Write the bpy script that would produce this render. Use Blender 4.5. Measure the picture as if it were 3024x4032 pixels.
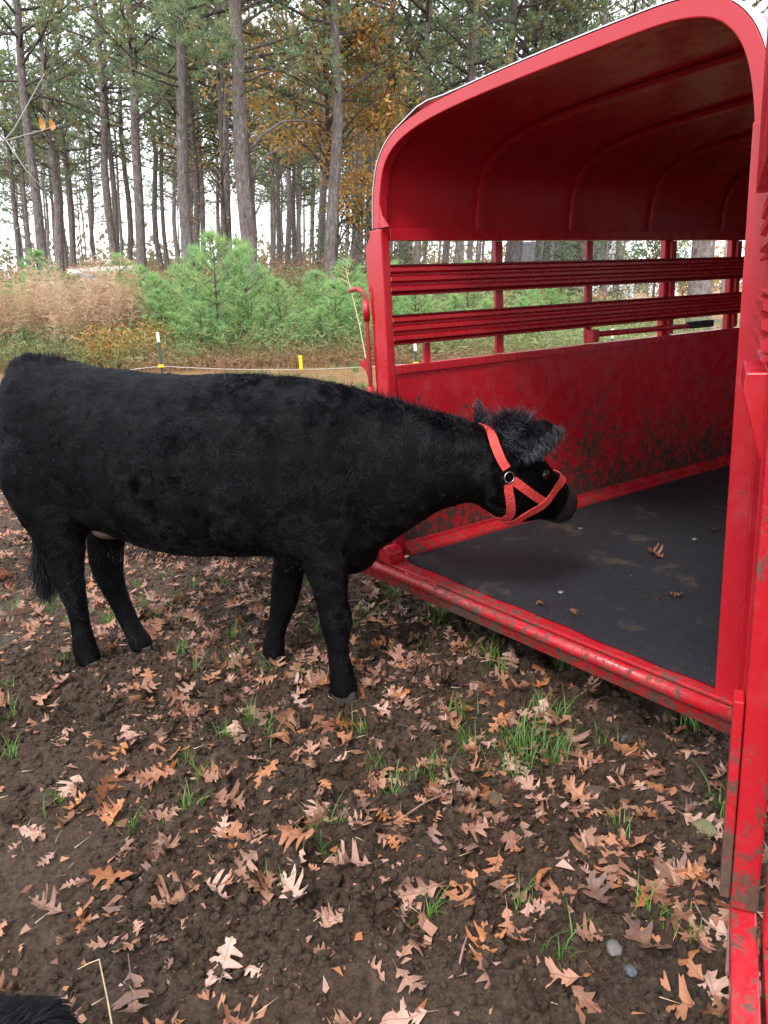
import bpy, bmesh, math, random
import numpy as np
from mathutils import Vector, Matrix
R = math.radians
PI = math.pi
rng = np.random.default_rng(7)
random.seed(7)
for o in list(bpy.data.objects): bpy.data.objects.remove(o)
SC = bpy.context.scene
COL = SC.collection

# ------------------------------------------------------------------ camera
CAMH = 1.6
cam_data = bpy.data.cameras.new('camera')
cam = bpy.data.objects.new('camera', cam_data); COL.objects.link(cam)
M = Matrix(((9.98537750e-01, -5.40588805e-02, 0.0),
            (-1.42405081e-02, -2.63040685e-01, 9.64679639e-01),
            (-5.21495013e-02, -9.63269036e-01, -2.63425880e-01)))
rot = Matrix((M.col[0], -M.col[1], -M.col[2])).transposed()
mw = rot.to_4x4(); mw.translation = (0, 0, CAMH)
cam.matrix_world = mw
cam_data.sensor_fit = 'VERTICAL'; cam_data.sensor_height = 36.0; cam_data.lens = 27.2
cam_data.clip_start = 0.05; cam_data.clip_end = 1200
SC.camera = cam

# ------------------------------------------------------------------ world: overcast daylight
W = bpy.data.worlds.new('World'); SC.world = W; W.use_nodes = True
nt = W.node_tree; nt.nodes.clear()
SUN_EL, SUN_AZ = R(50), R(200)
wo = nt.nodes.new('ShaderNodeOutputWorld'); bg = nt.nodes.new('ShaderNodeBackground')
sky = nt.nodes.new('ShaderNodeTexSky'); sky.sky_type = 'NISHITA'; sky.sun_disc = False
sky.sun_elevation = SUN_EL; sky.sun_rotation = SUN_AZ
tc = nt.nodes.new('ShaderNodeTexCoord')
cn = nt.nodes.new('ShaderNodeTexNoise'); cn.inputs['Scale'].default_value = 2.2; cn.inputs['Detail'].default_value = 5
nt.links.new(tc.outputs['Generated'], cn.inputs['Vector'])
cr = nt.nodes.new('ShaderNodeValToRGB')
cr.color_ramp.elements[0].position = 0.3; cr.color_ramp.elements[0].color = (9.4, 9.9, 10.8, 1)
cr.color_ramp.elements[1].position = 0.7; cr.color_ramp.elements[1].color = (11.6, 12.0, 12.6, 1)
nt.links.new(cn.outputs['Fac'], cr.inputs['Fac'])
mx = nt.nodes.new('ShaderNodeMixRGB'); mx.inputs['Fac'].default_value = 0.9      # thin cloud layer over the sky
nt.links.new(sky.outputs[0], mx.inputs['Color1']); nt.links.new(cr.outputs['Color'], mx.inputs['Color2'])
nt.links.new(mx.outputs['Color'], bg.inputs['Color']); bg.inputs['Strength'].default_value = 0.115
nt.links.new(bg.outputs[0], wo.inputs['Surface'])

sun = bpy.data.lights.new('sun', 'SUN'); sun.energy = 1.5; sun.angle = R(14); sun.color = (1.0, 0.96, 0.9)
so = bpy.data.objects.new('sun', sun); COL.objects.link(so)
sd = Vector((-math.sin(R(25)) * math.cos(SUN_EL), -math.cos(R(25)) * math.cos(SUN_EL), math.sin(SUN_EL)))   # towards the sun
so.rotation_euler = sd.to_track_quat('Z', 'Y').to_euler()
sky.sun_rotation = math.atan2(sd.x, sd.y)
SC.view_settings.view_transform = 'Standard'; SC.view_settings.look = 'None'
SC.view_settings.gamma = 1; SC.view_settings.use_curve_mapping = False
SC.view_settings.exposure = 1.18
SC.render.engine = 'CYCLES'
SC.cycles.use_denoising = True
SC.cycles.max_bounces = 6; SC.cycles.diffuse_bounces = 2; SC.cycles.transparent_max_bounces = 8
SC.render.film_transparent = False

# ------------------------------------------------------------------ helpers
def tag(o, label=None, cat=None, group=None, kind=None):
    if label: o['label'] = label
    if cat: o['category'] = cat
    if group: o['group'] = group
    if kind: o['kind'] = kind
    return o
def empty(name, loc=(0, 0, 0), rz=0, parent=None):
    o = bpy.data.objects.new(name, None); COL.objects.link(o)
    o.empty_display_size = 0.1
    o.location = loc; o.rotation_euler = (0, 0, rz)
    if parent: o.parent = parent
    return o
def link(name, me, parent=None, loc=(0, 0, 0), rot=(0, 0, 0)):
    o = bpy.data.objects.new(name, me); COL.objects.link(o)
    o.location = loc; o.rotation_euler = rot
    if parent: o.parent = parent
    return o
def mesh_np(name, V, F, mat=None, smooth=False):
    """V (n,3); F (m,3) or (m,4) array"""
    me = bpy.data.meshes.new(name)
    V = np.asarray(V, dtype=np.float32); F = np.asarray(F, dtype=np.int32)
    k = F.shape[1]
    me.vertices.add(len(V)); me.vertices.foreach_set('co', V.ravel())
    me.loops.add(F.size); me.loops.foreach_set('vertex_index', F.ravel())
    me.polygons.add(len(F)); me.polygons.foreach_set('loop_start', np.arange(0, F.size, k, dtype=np.int32))
    me.update(calc_edges=True)
    if smooth: me.polygons.foreach_set('use_smooth', np.ones(len(F), dtype=bool))
    me.validate()
    if mat: me.materials.append(mat)
    return me
class MB:
    def __init__(s): s.v = []; s.f = []
    def add(s, vs, fs):
        b = len(s.v); s.v += [tuple(v) for v in vs]; s.f += [tuple(b + i for i in f) for f in fs]; return s
    def box(s, x0, x1, y0, y1, z0, z1):
        return s.add([(x, y, z) for z in (z0, z1) for y in (y0, y1) for x in (x0, x1)],
                     [(0, 2, 3, 1), (4, 5, 7, 6), (0, 1, 5, 4), (2, 6, 7, 3), (0, 4, 6, 2), (1, 3, 7, 5)])
    def tube(s, pts, rad, n=8, cap=True):
        pts = [Vector(p) for p in pts]; rs = rad if hasattr(rad, '__len__') else [rad] * len(pts)
        rings = []; up = None
        for i, p in enumerate(pts):
            t = (pts[min(i + 1, len(pts) - 1)] - pts[max(i - 1, 0)]).normalized()
            if up is None:
                up = Vector((0, 0, 1)) if abs(t.z) < 0.9 else Vector((1, 0, 0))
            a = t.cross(up).normalized(); b = a.cross(t).normalized(); up = b
            rings.append([p + (a * math.cos(2 * PI * k / n) + b * math.sin(2 * PI * k / n)) * rs[i] for k in range(n)])
        vs = [v for r_ in rings for v in r_]; fs = []
        for i in range(len(pts) - 1):
            for k in range(n):
                fs.append((i * n + k, i * n + (k + 1) % n, (i + 1) * n + (k + 1) % n, (i + 1) * n + k))
        if cap: fs += [tuple(range(n))[::-1], tuple((len(pts) - 1) * n + k for k in range(n))]
        return s.add(vs, fs)
    def prism(s, poly, a, b, axis='y'):
        """poly of 2D points extruded from a to b. axis y: poly=(x,z); axis x: poly=(y,z); axis z: poly=(x,y)"""
        def P(p, t):
            return (p[0], t, p[1]) if axis == 'y' else ((t, p[0], p[1]) if axis == 'x' else (p[0], p[1], t))
        n = len(poly)
        vs = [P(p, a) for p in poly] + [P(p, b) for p in poly]
        fs = [tuple(range(n)), tuple(range(2 * n - 1, n - 1, -1))] + [(i, (i + 1) % n, n + (i + 1) % n, n + i) for i in range(n)]
        return s.add(vs, fs)
    def mesh(s, name, mat=None, smooth=False, bevel=0, recalc=True):
        me = bpy.data.meshes.new(name); me.from_pydata(s.v, [], s.f)
        if recalc or bevel:
            bm = bmesh.new(); bm.from_mesh(me)
            bmesh.ops.recalc_face_normals(bm, faces=bm.faces)
            if bevel:
                ed = [e for e in bm.edges if len(e.link_faces) == 2 and e.calc_face_angle(0) > 0.6]
                bmesh.ops.bevel(bm, geom=ed, offset=bevel, segments=2, affect='EDGES', profile=0.5, clamp_overlap=True)
            bm.to_mesh(me); bm.free()
        if smooth: me.polygons.foreach_set('use_smooth', [True] * len(me.polygons))
        if mat: me.materials.append(mat)
        return me
    def build(s, name, mat, parent=None, smooth=False, bevel=0):
        return link(name, s.mesh(name, mat, smooth, bevel), parent)

# numpy value noise (2D / 3D)
_P = rng.random(4096)
def _h(ix, iy, iz): return _P[(ix * 374761393 + iy * 668265263 + iz * 1274126177) & 4095]
def vnoise(x, y, z=0.0, s=0):
    x = np.asarray(x, float) + 137.3; y = np.asarray(y, float) + 71.7; z = np.zeros_like(x) + z + s * 17.31
    ix = np.floor(x).astype(np.int64); iy = np.floor(y).astype(np.int64); iz = np.floor(z).astype(np.int64)
    fx = x - ix; fy = y - iy; fz = z - iz
    fx = fx * fx * fx * (fx * (fx * 6 - 15) + 10); fy = fy * fy * fy * (fy * (fy * 6 - 15) + 10); fz = fz * fz * (3 - 2 * fz)
    def pl(k):
        a = _h(ix, iy, iz + k) * (1 - fx) + _h(ix + 1, iy, iz + k) * fx
        b = _h(ix, iy + 1, iz + k) * (1 - fx) + _h(ix + 1, iy + 1, iz + k) * fx
        return a * (1 - fy) + b * fy
    return (pl(0) * (1 - fz) + pl(1) * fz) * 2 - 1

# ------------------------------------------------------------------ node materials
class NM:
    def __init__(s, name):
        s.m = bpy.data.materials.new(name); s.m.use_nodes = True; s.t = s.m.node_tree; s.t.nodes.clear()
        s.out = s.n('ShaderNodeOutputMaterial')
    def n(s, typ, **kw):
        nd = s.t.nodes.new(typ)
        for k, v in kw.items(): setattr(nd, k, v)
        return nd
    def l(s, a, b): s.t.links.new(a, b)
    def obj(s): 
        return s.n('ShaderNodeTexCoord').outputs['Object']
    def noise(s, vec, scale, detail=4, rough=0.55, out='Fac', dist=0):
        t = s.n('ShaderNodeTexNoise'); t.inputs['Scale'].default_value = scale; t.inputs['Detail'].default_value = detail
        t.inputs['Roughness'].default_value = rough; t.inputs['Distortion'].default_value = dist
        if vec is not None: s.l(vec, t.inputs['Vector'])
        return t.outputs[out]
    def mapping(s, vec, scale):
        m = s.n('ShaderNodeMapping'); m.inputs['Scale'].default_value = scale; s.l(vec, m.inputs['Vector']); return m.outputs[0]
    def ramp(s, fac, stops):
        r = s.n('ShaderNodeValToRGB'); s.l(fac, r.inputs['Fac'])
        e = r.color_ramp.elements
        while len(e) < len(stops): e.new(0.5)
        for i, (p, c) in enumerate(stops):
            e[i].position = p; e[i].color = (c if len(c) == 4 else (*c, 1)) if hasattr(c, '__len__') else (c, c, c, 1)
        return r.outputs['Color']
    def mix(s, f, a, b, mode='MIX'):
        m = s.n('ShaderNodeMixRGB', blend_type=mode)
        for sock, v in ((m.inputs['Fac'], f), (m.inputs['Color1'], a), (m.inputs['Color2'], b)):
            if isinstance(v, bpy.types.NodeSocket): s.l(v, sock)
            elif hasattr(v, '__len__'): sock.default_value = (*v, 1) if len(v) == 3 else v
            elif sock.type == 'RGBA': sock.default_value = (v, v, v, 1)
            else: sock.default_value = v
        return m.outputs['Color']
    def math(s, op, a, b=None, clamp=False):
        m = s.n('ShaderNodeMath', operation=op, use_clamp=clamp)
        for i, v in enumerate((a, b)):
            if v is None: continue
            if isinstance(v, bpy.types.NodeSocket): s.l(v, m.inputs[i])
            else: m.inputs[i].default_value = v
        return m.outputs[0]
    def bump(s, h, strength=0.5, dist=0.01, normal=None):
        b = s.n('ShaderNodeBump'); b.inputs['Strength'].default_value = strength; b.inputs['Distance'].default_value = dist
        s.l(h, b.inputs['Height'])
        if normal is not None: s.l(normal, b.inputs['Normal'])
        return b.outputs['Normal']
    def pbsdf(s, color, rough=0.6, metal=0.0, normal=None, spec=None, coat=0, trans=0.0, sub=0):
        p = s.n('ShaderNodeBsdfPrincipled')
        for k, v in (('Base Color', color), ('Roughness', rough), ('Metallic', metal), ('Specular IOR Level', spec), ('Coat Weight', coat), ('Normal', normal)):
            if v is None: continue
            if isinstance(v, bpy.types.NodeSocket): s.l(v, p.inputs[k])
            elif hasattr(v, '__len__'): p.inputs[k].default_value = (*v, 1)
            else: p.inputs[k].default_value = v
        last = p.outputs[0]
        if trans:
            t = s.n('ShaderNodeBsdfTranslucent')
            if isinstance(color, bpy.types.NodeSocket): s.l(color, t.inputs['Color'])
            else: t.inputs['Color'].default_value = (*color, 1)
            mm = s.n('ShaderNodeMixShader'); mm.inputs[0].default_value = trans
            s.l(last, mm.inputs[1]); s.l(t.outputs[0], mm.inputs[2]); last = mm.outputs[0]
        s.l(last, s.out.inputs['Surface'])
        return s.m

def mat_simple(name, c, rough=0.6, metal=0, var=0.15, scale=20, bump=0.0, trans=0, coat=0):
    n = NM(name); o = n.obj()
    f = n.noise(o, scale, 5)
    col = n.mix(f, tuple(x * (1 - var) for x in c), tuple(min(1, x * (1 + var)) for x in c))
    nor = n.bump(f, bump, 0.01) if bump else None
    return n.pbsdf(col, rough, metal, nor, trans=trans, coat=coat)

def mat_red(name, mud=0.5, zlo=0.35, zhi=1.3, base=(0.41, 0.0075, 0.0150), rust=0.5, fine=1.0, mdk=1.0):
    """enamel red; mud splatter denser low on the trailer (object z is height above ground)"""
    n = NM(name); o = n.obj()
    big = n.noise(o, 1.3, 3)
    red = n.mix(big, tuple(x * 0.82 for x in base), (base[0] * 1.12, base[1] * 1.6, base[2] * 1.5))
    # dulled dusty patches
    dust = n.ramp(n.noise(o, 9, 6, 0.7), [(0.5, 0.0), (0.72, 1.0)])
    red = n.mix(n.math('MULTIPLY', dust, 0.05 + 0.2 * min(1, mud)), red, (0.42, 0.09, 0.075))
    sep = n.n('ShaderNodeSeparateXYZ'); n.l(o, sep.inputs[0])
    mr = n.n('ShaderNodeMapRange'); mr.inputs['From Min'].default_value = zhi; mr.inputs['From Max'].default_value = zlo
    mr.inputs['To Min'].default_value = 0.0; mr.inputs['To Max'].default_value = 1.0
    n.l(sep.outputs['Z'], mr.inputs['Value'])
    hgt = mr.outputs[0]
    s1 = n.noise(n.mapping(o, (1, 1, 0.7)), 26 * fine, 8, 0.78, dist=0.3)
    thr = n.math('ADD', s1, n.math('MULTIPLY', hgt, 0.17 * mud + 0.05))
    thr = n.math('ADD', thr, n.math('MULTIPLY', n.math('SUBTRACT', n.noise(o, 2.3, 3), 0.5), 0.36))
    mask = n.ramp(thr, [(0.70 - 0.07 * mud, 0.0), (0.745 - 0.07 * mud, 1.0)])
    mudc = n.mix(n.noise(o, 60, 4), tuple(x * mdk for x in (0.030, 0.016, 0.011)), tuple(x * mdk for x in (0.15, 0.080, 0.052)))
    col = n.mix(mask, red, mudc)
    # chips and rust specks
    sp = n.ramp(n.noise(o, 75, 3, 0.6), [(0.70, 0.0), (0.74, 1.0)])
    col = n.mix(n.math('MULTIPLY', sp, rust), col, (0.06, 0.018, 0.012))
    # vertical drips and scratches
    dr = n.ramp(n.noise(n.mapping(o, (14, 14, 1.3)), 4, 5, 0.7), [(0.66, 0.0), (0.72, 1.0)])
    col = n.mix(n.math('MULTIPLY', dr, 0.35 * mud), col, (0.10, 0.055, 0.04))
    rg = n.mix(mask, n.mix(dust, 0.27, 0.5), 0.9)
    h = n.math('ADD', n.math('MULTIPLY', mask, 1.0), n.math('MULTIPLY', n.noise(o, 5, 3), 0.6))
    nor = n.bump(h, 0.35, 0.006)
    return n.pbsdf(col, rg, 0, nor, spec=0.5)

RED = mat_red('red_enamel', 0.25, 0.35, 1.6)
RED_CLEAN = mat_red('red_enamel_clean', 0.0, -2, -1, rust=0.15)
RED_DIRTY = mat_red('red_enamel_scuffed', 0.75, 0.4, 1.05)
RED_MUD = mat_red('red_enamel_mud_caked', 0.9, 0.2, 0.55, fine=1.2)
RED_WALL = mat_red('red_wall_sheet_scuffed', 0.98, 0.4, 1.15, rust=0.9, mdk=0.5)
SILVER = mat_simple('aluminium_trim', (0.62, 0.62, 0.63), 0.32, 0.9, 0.08, 8)
STEEL = mat_simple('steel_ring', (0.45, 0.44, 0.42), 0.3, 1.0)
TYRE = mat_simple('tyre_rubber', (0.02, 0.02, 0.02), 0.85)

# ------------------------------------------------------------------ ground height
def terrain(x, y):
    x = np.asarray(x, float); y = np.asarray(y, float)
    d = np.hypot(x, y); az = np.degrees(np.arctan2(x, np.maximum(y, 1e-3)))
    az = np.where(y < 0, 60 * np.sign(x), az)
    t = np.clip((22 - az) / 26.0, 0, 1); g = 0.06 + 0.94 * t * t * (3 - 2 * t)
    r = np.where(d < 22, 0.115 * np.maximum(d - 9, 0), 0.115 * 13 + 0.05 * np.minimum(d - 22, 90))
    r = np.where(d < 11, 0.115 * np.maximum(d - 7, 0) ** 2 / 8.0, r)
    return r * g
def ground_h(x, y):
    x = np.asarray(x, float); y = np.asarray(y, float)
    d = np.hypot(x, y)
    near = np.clip((9 - d) / 4, 0.15, 1)
    h = 0.030 * vnoise(x * 1.3, y * 1.3, s=1) + 0.022 * vnoise(x * 3.1, y * 3.1, s=2)
    m = np.clip(0.75 + 0.9 * vnoise(x * 1.1, y * 1.1, s=9), 0.35, 1.15)       # churned or trodden flat
    b = 0.0
    for k, (f_, a) in enumerate(((6.5, .034), (14, .024), (29, .020), (52, .013))):
        b = b + a * (1 - 2 * np.abs(vnoise(x * f_ + 3.3 * k, y * f_, s=3 + k)))
    out = h + b * m * near
    for (px, py) in HOOVES:                                                  # trodden hollows
        out = out - 0.03 * np.exp(-((x - px) ** 2 + (y - py) ** 2) / 0.0060)
    for k, (px, py) in enumerate(PRINTS):                                    # hoof prints: a pressed hollow with a pushed up rim
        c_, s_ = math.cos(k * 1.7), math.sin(k * 1.7); u = (x - px) * c_ + (y - py) * s_; v = -(x - px) * s_ + (y - py) * c_
        q = np.sqrt((u / 0.062) ** 2 + (v / 0.048) ** 2)
        out = out - 0.030 * np.clip(1.15 - q, 0, 1) ** 0.6 * (q < 1.15) + 0.016 * np.exp(-((q - 1.35) / 0.28) ** 2)
    return terrain(x, y) + out * np.where(d < 9, 1, np.clip(1 - (d - 9) / 30, 0.25, 1))
PRINTS = [(-0.95, 2.55), (-0.62, 2.2), (-0.15, 2.35), (0.28, 2.75), (-1.25, 2.25), (-0.4, 1.55), (-0.78, 1.95), (0.1, 1.75), (0.72, 1.78), (0.45, 2.05), (-0.1, 3.3), (-0.75, 3.75), (-0.9, 3.0), (-1.6, 2.9), (0.55, 2.95), (-0.25, 2.62), (0.30, 1.40), (-0.15, 1.45), (-1.05, 1.65), (0.0, 4.1), (-0.5, 4.4), (-1.8, 3.9), (-0.5, 1.3)]
HOOVES = [(-1.46, 3.35), (-1.15, 3.50), (-0.21, 2.92), (-0.53, 3.30)]

def axis_vals(lo, hi, flo, fhi, step, grow=1.09):
    a = list(np.arange(flo, fhi + 1e-6, step))
    s = step; v = fhi; up = []
    while v < hi: s *= grow; v += s; up.append(v)
    s = step; v = flo; dn = []
    while v > lo: s *= grow; v -= s; dn.append(v)
    return np.array(dn[::-1] + a + up)
gx = axis_vals(-260, 260, -2.4, 2.1, 0.0100); gy = axis_vals(-60, 340, 1.05, 5.0, 0.0100)
GX, GY = np.meshgrid(gx, gy); GZ = ground_h(GX, GY)
nx, ny = len(gx), len(gy)
V = np.stack([GX.ravel(), GY.ravel(), GZ.ravel()], 1)
idx = np.arange(nx * ny).reshape(ny, nx)
F = np.stack([idx[:-1, :-1].ravel(), idx[:-1, 1:].ravel(), idx[1:, 1:].ravel(), idx[1:, :-1].ravel()], 1)
def ground_mat():
    n = NM('mud_and_pine_straw'); o = n.n('ShaderNodeNewGeometry').outputs['Position']
    a = n.noise(o, 2.2, 5, 0.6); b = n.ramp(n.noise(o, 42, 8, 0.82), [(0.36, 0.0), (0.66, 1.0)])
    mud = n.mix(b, (0.020, 0.0118, 0.0078), (0.185, 0.110, 0.068))
    dry = n.mix(b, (0.028, 0.018, 0.012), (0.125, 0.080, 0.052))
    mud = n.mix(n.ramp(a, [(0.50, 0.0), (0.68, 1.0)]), mud, dry)
    spk = n.ramp(n.noise(o, 110, 3), [(0.64, 0.0), (0.70, 1.0)])
    mud = n.mix(n.math('MULTIPLY', spk, 0.35), mud, (0.28, 0.21, 0.14))
    c = n.noise(o, 0.55, 4, 0.6); e = n.noise(o, 9, 5, 0.7)
    straw = n.mix(e, (0.20, 0.085, 0.035), (0.46, 0.27, 0.13))
    grass = n.mix(e, (0.055, 0.075, 0.02), (0.17, 0.16, 0.055))
    far = n.mix(n.ramp(c, [(0.50, 0.0), (0.60, 1.0)]), straw, grass)
    forest = n.mix(e, (0.055, 0.032, 0.018), (0.17, 0.095, 0.05))
    sep = n.n('ShaderNodeSeparateXYZ'); n.l(o, sep.inputs[0])
    y = n.math('ADD', sep.outputs['Y'], n.math('MULTIPLY', n.noise(o, 0.8, 3), 3.0))
    col = n.mix(n.ramp(n.math('DIVIDE', y, 100.0), [(0.082, 0.0), (0.108, 1.0)]), mud, far)
    woods = n.ramp(n.math('DIVIDE', y, 100.0), [(0.17, 0.0), (0.24, 1.0)])
    rt = n.ramp(n.math('DIVIDE', sep.outputs['X'], 20.0), [(0.10, 1.0), (0.22, 0.0)])
    col = n.mix(n.math('MULTIPLY', woods, rt), col, forest)
    hb = n.math('ADD', n.math('MULTIPLY', n.noise(o, 45, 8, 0.82), 1.5), n.math('MULTIPLY', n.noise(o, 130, 4, 0.8), 0.7))
    vo = n.n('ShaderNodeTexVoronoi'); vo.inputs['Scale'].default_value = 85; n.l(o, vo.inputs['Vector'])
    hb = n.math('SUBTRACT', hb, n.math('MULTIPLY', vo.outputs['Distance'], 0.45))
    nor = n.bump(hb, 1.0, 0.022)
    wet = n.ramp(n.noise(o, 5, 4), [(0.3, 0.5), (0.6, 0.9)])
    return n.pbsdf(col, wet, 0, nor, spec=0.35)
GM = ground_mat()
g = link('ground', mesh_np('ground', V, F, GM, True)); tag(g, kind='structure')

# ------------------------------------------------------------------ the livestock trailer (local x = -v to the right, y = forward, z up)
TR = empty('livestock_trailer', (1.0222, 2.1950, 0), R(34.751 - 90))
tag(TR, 'red steel livestock trailer with open back, slatted sides and rounded roof', 'trailer')
FZ = 0.38                    # floor
LEN = 4.3
def b(v0, v1, u0, u1, z0, z1, m=None):
    m = m or MB(); return m.box(-v1, -v0, u0, u1, z0 + FZ, z1 + FZ)
# arch profile (v, z above floor), inner edge, from left foot over the roof to right foot
AI = [(1.765, 1.53), (1.760, 1.62), (1.750, 1.68), (1.728, 1.752), (1.695, 1.80), (1.645, 1.838), (1.56, 1.873), (1.39, 1.906), (1.10, 1.925), (0.74, 1.935), (0.54, 1.937), (0.36, 1.939), (0.275, 1.934), (0.20, 1.920), (0.145, 1.896), (0.095, 1.848), (0.062, 1.787), (0.042, 1.712), (0.028, 1.62), (0.025, 1.53)]
def _cat(P, per=3):
    A = np.array(P, float); out = []
    for i in range(len(A) - 1):
        p0, p1, p2, p3 = A[max(i - 1, 0)], A[i], A[i + 1], A[min(i + 2, len(A) - 1)]
        for k in range(per):
            t = k / per; out.append(tuple(0.5 * ((2 * p1) + (-p0 + p2) * t + (2 * p0 - 5 * p1 + 4 * p2 - p3) * t * t + (-p0 + 3 * p1 - 3 * p2 + p3) * t ** 3)))
    out.append(tuple(A[-1])); return out
AI = _cat(AI, 3)
for _it in range(3): AI = [AI[0]] + [tuple((np.array(AI[i - 1]) + 2 * np.array(AI[i]) + np.array(AI[i + 1])) / 4) for i in range(1, len(AI) - 1)] + [AI[-1]]
def offset(prof, d):
    out = []
    for i, p in enumerate(prof):
        a = Vector(prof[max(i - 1, 0)]); c = Vector(prof[min(i + 1, len(prof) - 1)])
        t = (c - a).normalized(); nrm = Vector((t.y, -t.x))      # outward
        if nrm.dot(Vector(p) - Vector((0.9, 1.2))) < 0: nrm = -nrm
        out.append((p[0] + nrm.x * d, p[1] + nrm.y * d))
    return out
def arch(d0, d1, u0, u1):
    m = MB(); A = offset(AI, d0); B = offset(AI, d1); n = len(A)
    P = lambda p, u: (-p[0], u, p[1] + FZ)
    vs = [P(p, u0) for p in A] + [P(p, u0) for p in B] + [P(p, u1) for p in A] + [P(p, u1) for p in B]
    fs = []
    for i in range(n - 1):
        fs += [(i, i + 1, n + i + 1, n + i), (2 * n + i, 3 * n + i, 3 * n + i + 1, 2 * n + i + 1),
               (i, 2 * n + i, 2 * n + i + 1, i + 1), (n + i, n + i + 1, 3 * n + i + 1, 3 * n + i)]
    fs += [(0, n, 3 * n, 2 * n), (n - 1, 3 * n - 1, 4 * n - 1, 2 * n - 1)]
    return m.add(vs, fs)
U0 = 0.040
US = -0.002
arch(0.0, 0.050, U0, U0 + 0.045).build('rear_arch', RED_CLEAN, TR, bevel=0.004)
arch(0.036, 0.042, U0 + 0.047, LEN).build('roof_sheet', RED_CLEAN, TR)
tr_ = arch(0.0525, 0.056, U0 - 0.001, U0 + 0.055)
# the trim is lifted off the arch at one spot, near the left shoulder
for i, v_ in enumerate(tr_.v):
    dd = math.exp(-((-v_[0] - 1.42) / 0.10) ** 2) if v_[2] > 2.1 else 0
    tr_.v[i] = (v_[0], v_[1] - 0.01 * dd, v_[2] + 0.012 * dd)
tr_.build('roof_edge_trim', SILVER, TR)
for u in (0.66, 1.33, 2.02, 2.76, 3.5):
    arch(0.010, 0.034, u - 0.024, u + 0.024).build('roof_bow', RED_CLEAN, TR, bevel=0.004)
# small dents plate
for side in (0, 1):
    sg = 1 if side == 0 else -1
    wv = (lambda t: 1.755 + t) if side == 0 else (lambda t: 0.030 - t)   # t grows outward from the inner face
    def bb(t0, t1, u0, u1, z0, z1):
        a, c = wv(t0), wv(t1); return b(min(a, c), max(a, c), u0, u1, z0, z1)
    bb(0.012, 0.016, U0 + 0.047, LEN, -0.02, 0.885).build('wall_sheet', RED_WALL, TR)
    m = bb(0.0, 0.045, U0 + 0.047, LEN, 0.88, 0.92); m.build('sheet_cap', RED, TR, bevel=0.003)
    bb(-0.006, 0.04, U0 + 0.047, LEN, 1.478, 1.529).build('top_rail', RED_CLEAN, TR, bevel=0.003)
    # ledge along the foot of the sheet
    poly = [(wv(0.011), 0.050), (wv(0.0), 0.050), (wv(-0.003), 0.030), (wv(-0.055), 0.012), (wv(-0.06), -0.01), (wv(0.011), -0.01)]
    MB().prism([(-p[0], p[1] + FZ) for p in poly], 0.09 if side == 0 else 0.35, LEN, 'y').build('base_angle', RED_MUD, TR, bevel=0.002)
    for z0 in (1.014, 1.237):
        # ribbed slat, three ridges towards the inside
        h = 0.138; pts = []
        prof = [(0.0, 0.000), (0.02, 0.000), (0.02, 0.008), (0.0, 0.022), (0.0, 0.036), (0.02, 0.046), (0.02, 0.056), (0.0, 0.066), (0.0, 0.080), (0.02, 0.090), (0.02, 0.098), (0.0, 0.108), (0.0, 0.122), (0.02, 0.132), (0.02, 0.138), (0.0, 0.138)]
        ins = [(wv(t), z0 + z) for t, z in prof]
        outp = [(wv(t + 0.004), z0 + z) for t, z in prof][::-1]
        MB().prism([(-p[0], p[1] + FZ) for p in ins + outp], U0 + 0.0475, LEN, 'y').build('slat', RED_DIRTY, TR)
    for u in (0.785, 1.475, 2.245, 2.96, 3.7):
        bb(0.026, 0.044, u - 0.025, u + 0.025, 0.925, 1.476).build('wall_post', RED, TR, bevel=0.002)
        if side == 0 and u < 2: continue
        if side == 0:
            bb(0.048, 0.085, u - 0.060, u + 0.022, -0.05, 1.60).build('outer_stake', RED_CLEAN, TR, bevel=0.005)
        else:
            bb(0.048, 0.085, u - 0.04, u + 0.04, -0.05, 1.60).build('outer_stake', RED_CLEAN, TR, bevel=0.005)
    bb(0.024, 0.042, 0.285, 0.318, 0.921, 1.012).build('short_post', RED, TR, bevel=0.002)
# latch bar lying in the gap between second and third posts (left wall)
m = MB(); m.tube([(-1.745, 1.47, FZ + 0.972), (-1.745, 2.38, FZ + 0.965)], 0.017, 8); m.box(-1.77, -1.72, 1.44, 1.49, FZ + 0.93, FZ + 1.0)
m.build('latch_bar', RED, TR, bevel=0.002)
b(1.71, 1.765, 2.37, 2.60, 0.948, 0.990).build('rubber_bumper', TYRE, TR, bevel=0.006)
# front wall and floor
b(0.025, 1.765, LEN + 0.002, LEN + 0.03, -0.05, 1.53).build('front_wall', RED_WALL, TR)
arch_face = MB(); A = AI; arch_face.prism([(-p[0], p[1] + FZ) for p in A], LEN + 0.002, LEN + 0.02, 'y'); arch_face.build('front_cap', RED_CLEAN, TR)
b(0.045, 1.74, 0.088, LEN, -0.07, -0.022).build('floor_boards', mat_simple('floor_wood', (0.09, 0.06, 0.04)), TR)
# rear posts
b(1.755, 1.842, U0 - 0.002, U0 + 0.045, -0.12, 1.528).build('rear_post', RED, TR, bevel=0.006)
b(-0.055, -0.001, U0 - 0.004, U0 + 0.045, -0.02, 1.528).build('rear_post', RED, TR, bevel=0.006)
b(-0.090, 0.000, U0 - 0.058, U0 - 0.0065, -0.045, 1.615).build('door_stop_post', RED, TR, bevel=0.004)
# weld gusset in the corner over the left post
MB().prism([(-1.764, FZ + 1.533), (-1.700, FZ + 1.533), (-1.745, FZ + 1.585), (-1.757, FZ + 1.63), (-1.763, FZ + 1.62)], U0 + 0.002, U0 + 0.008, 'y').build('corner_gusset', RED_DIRTY, TR)
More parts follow.
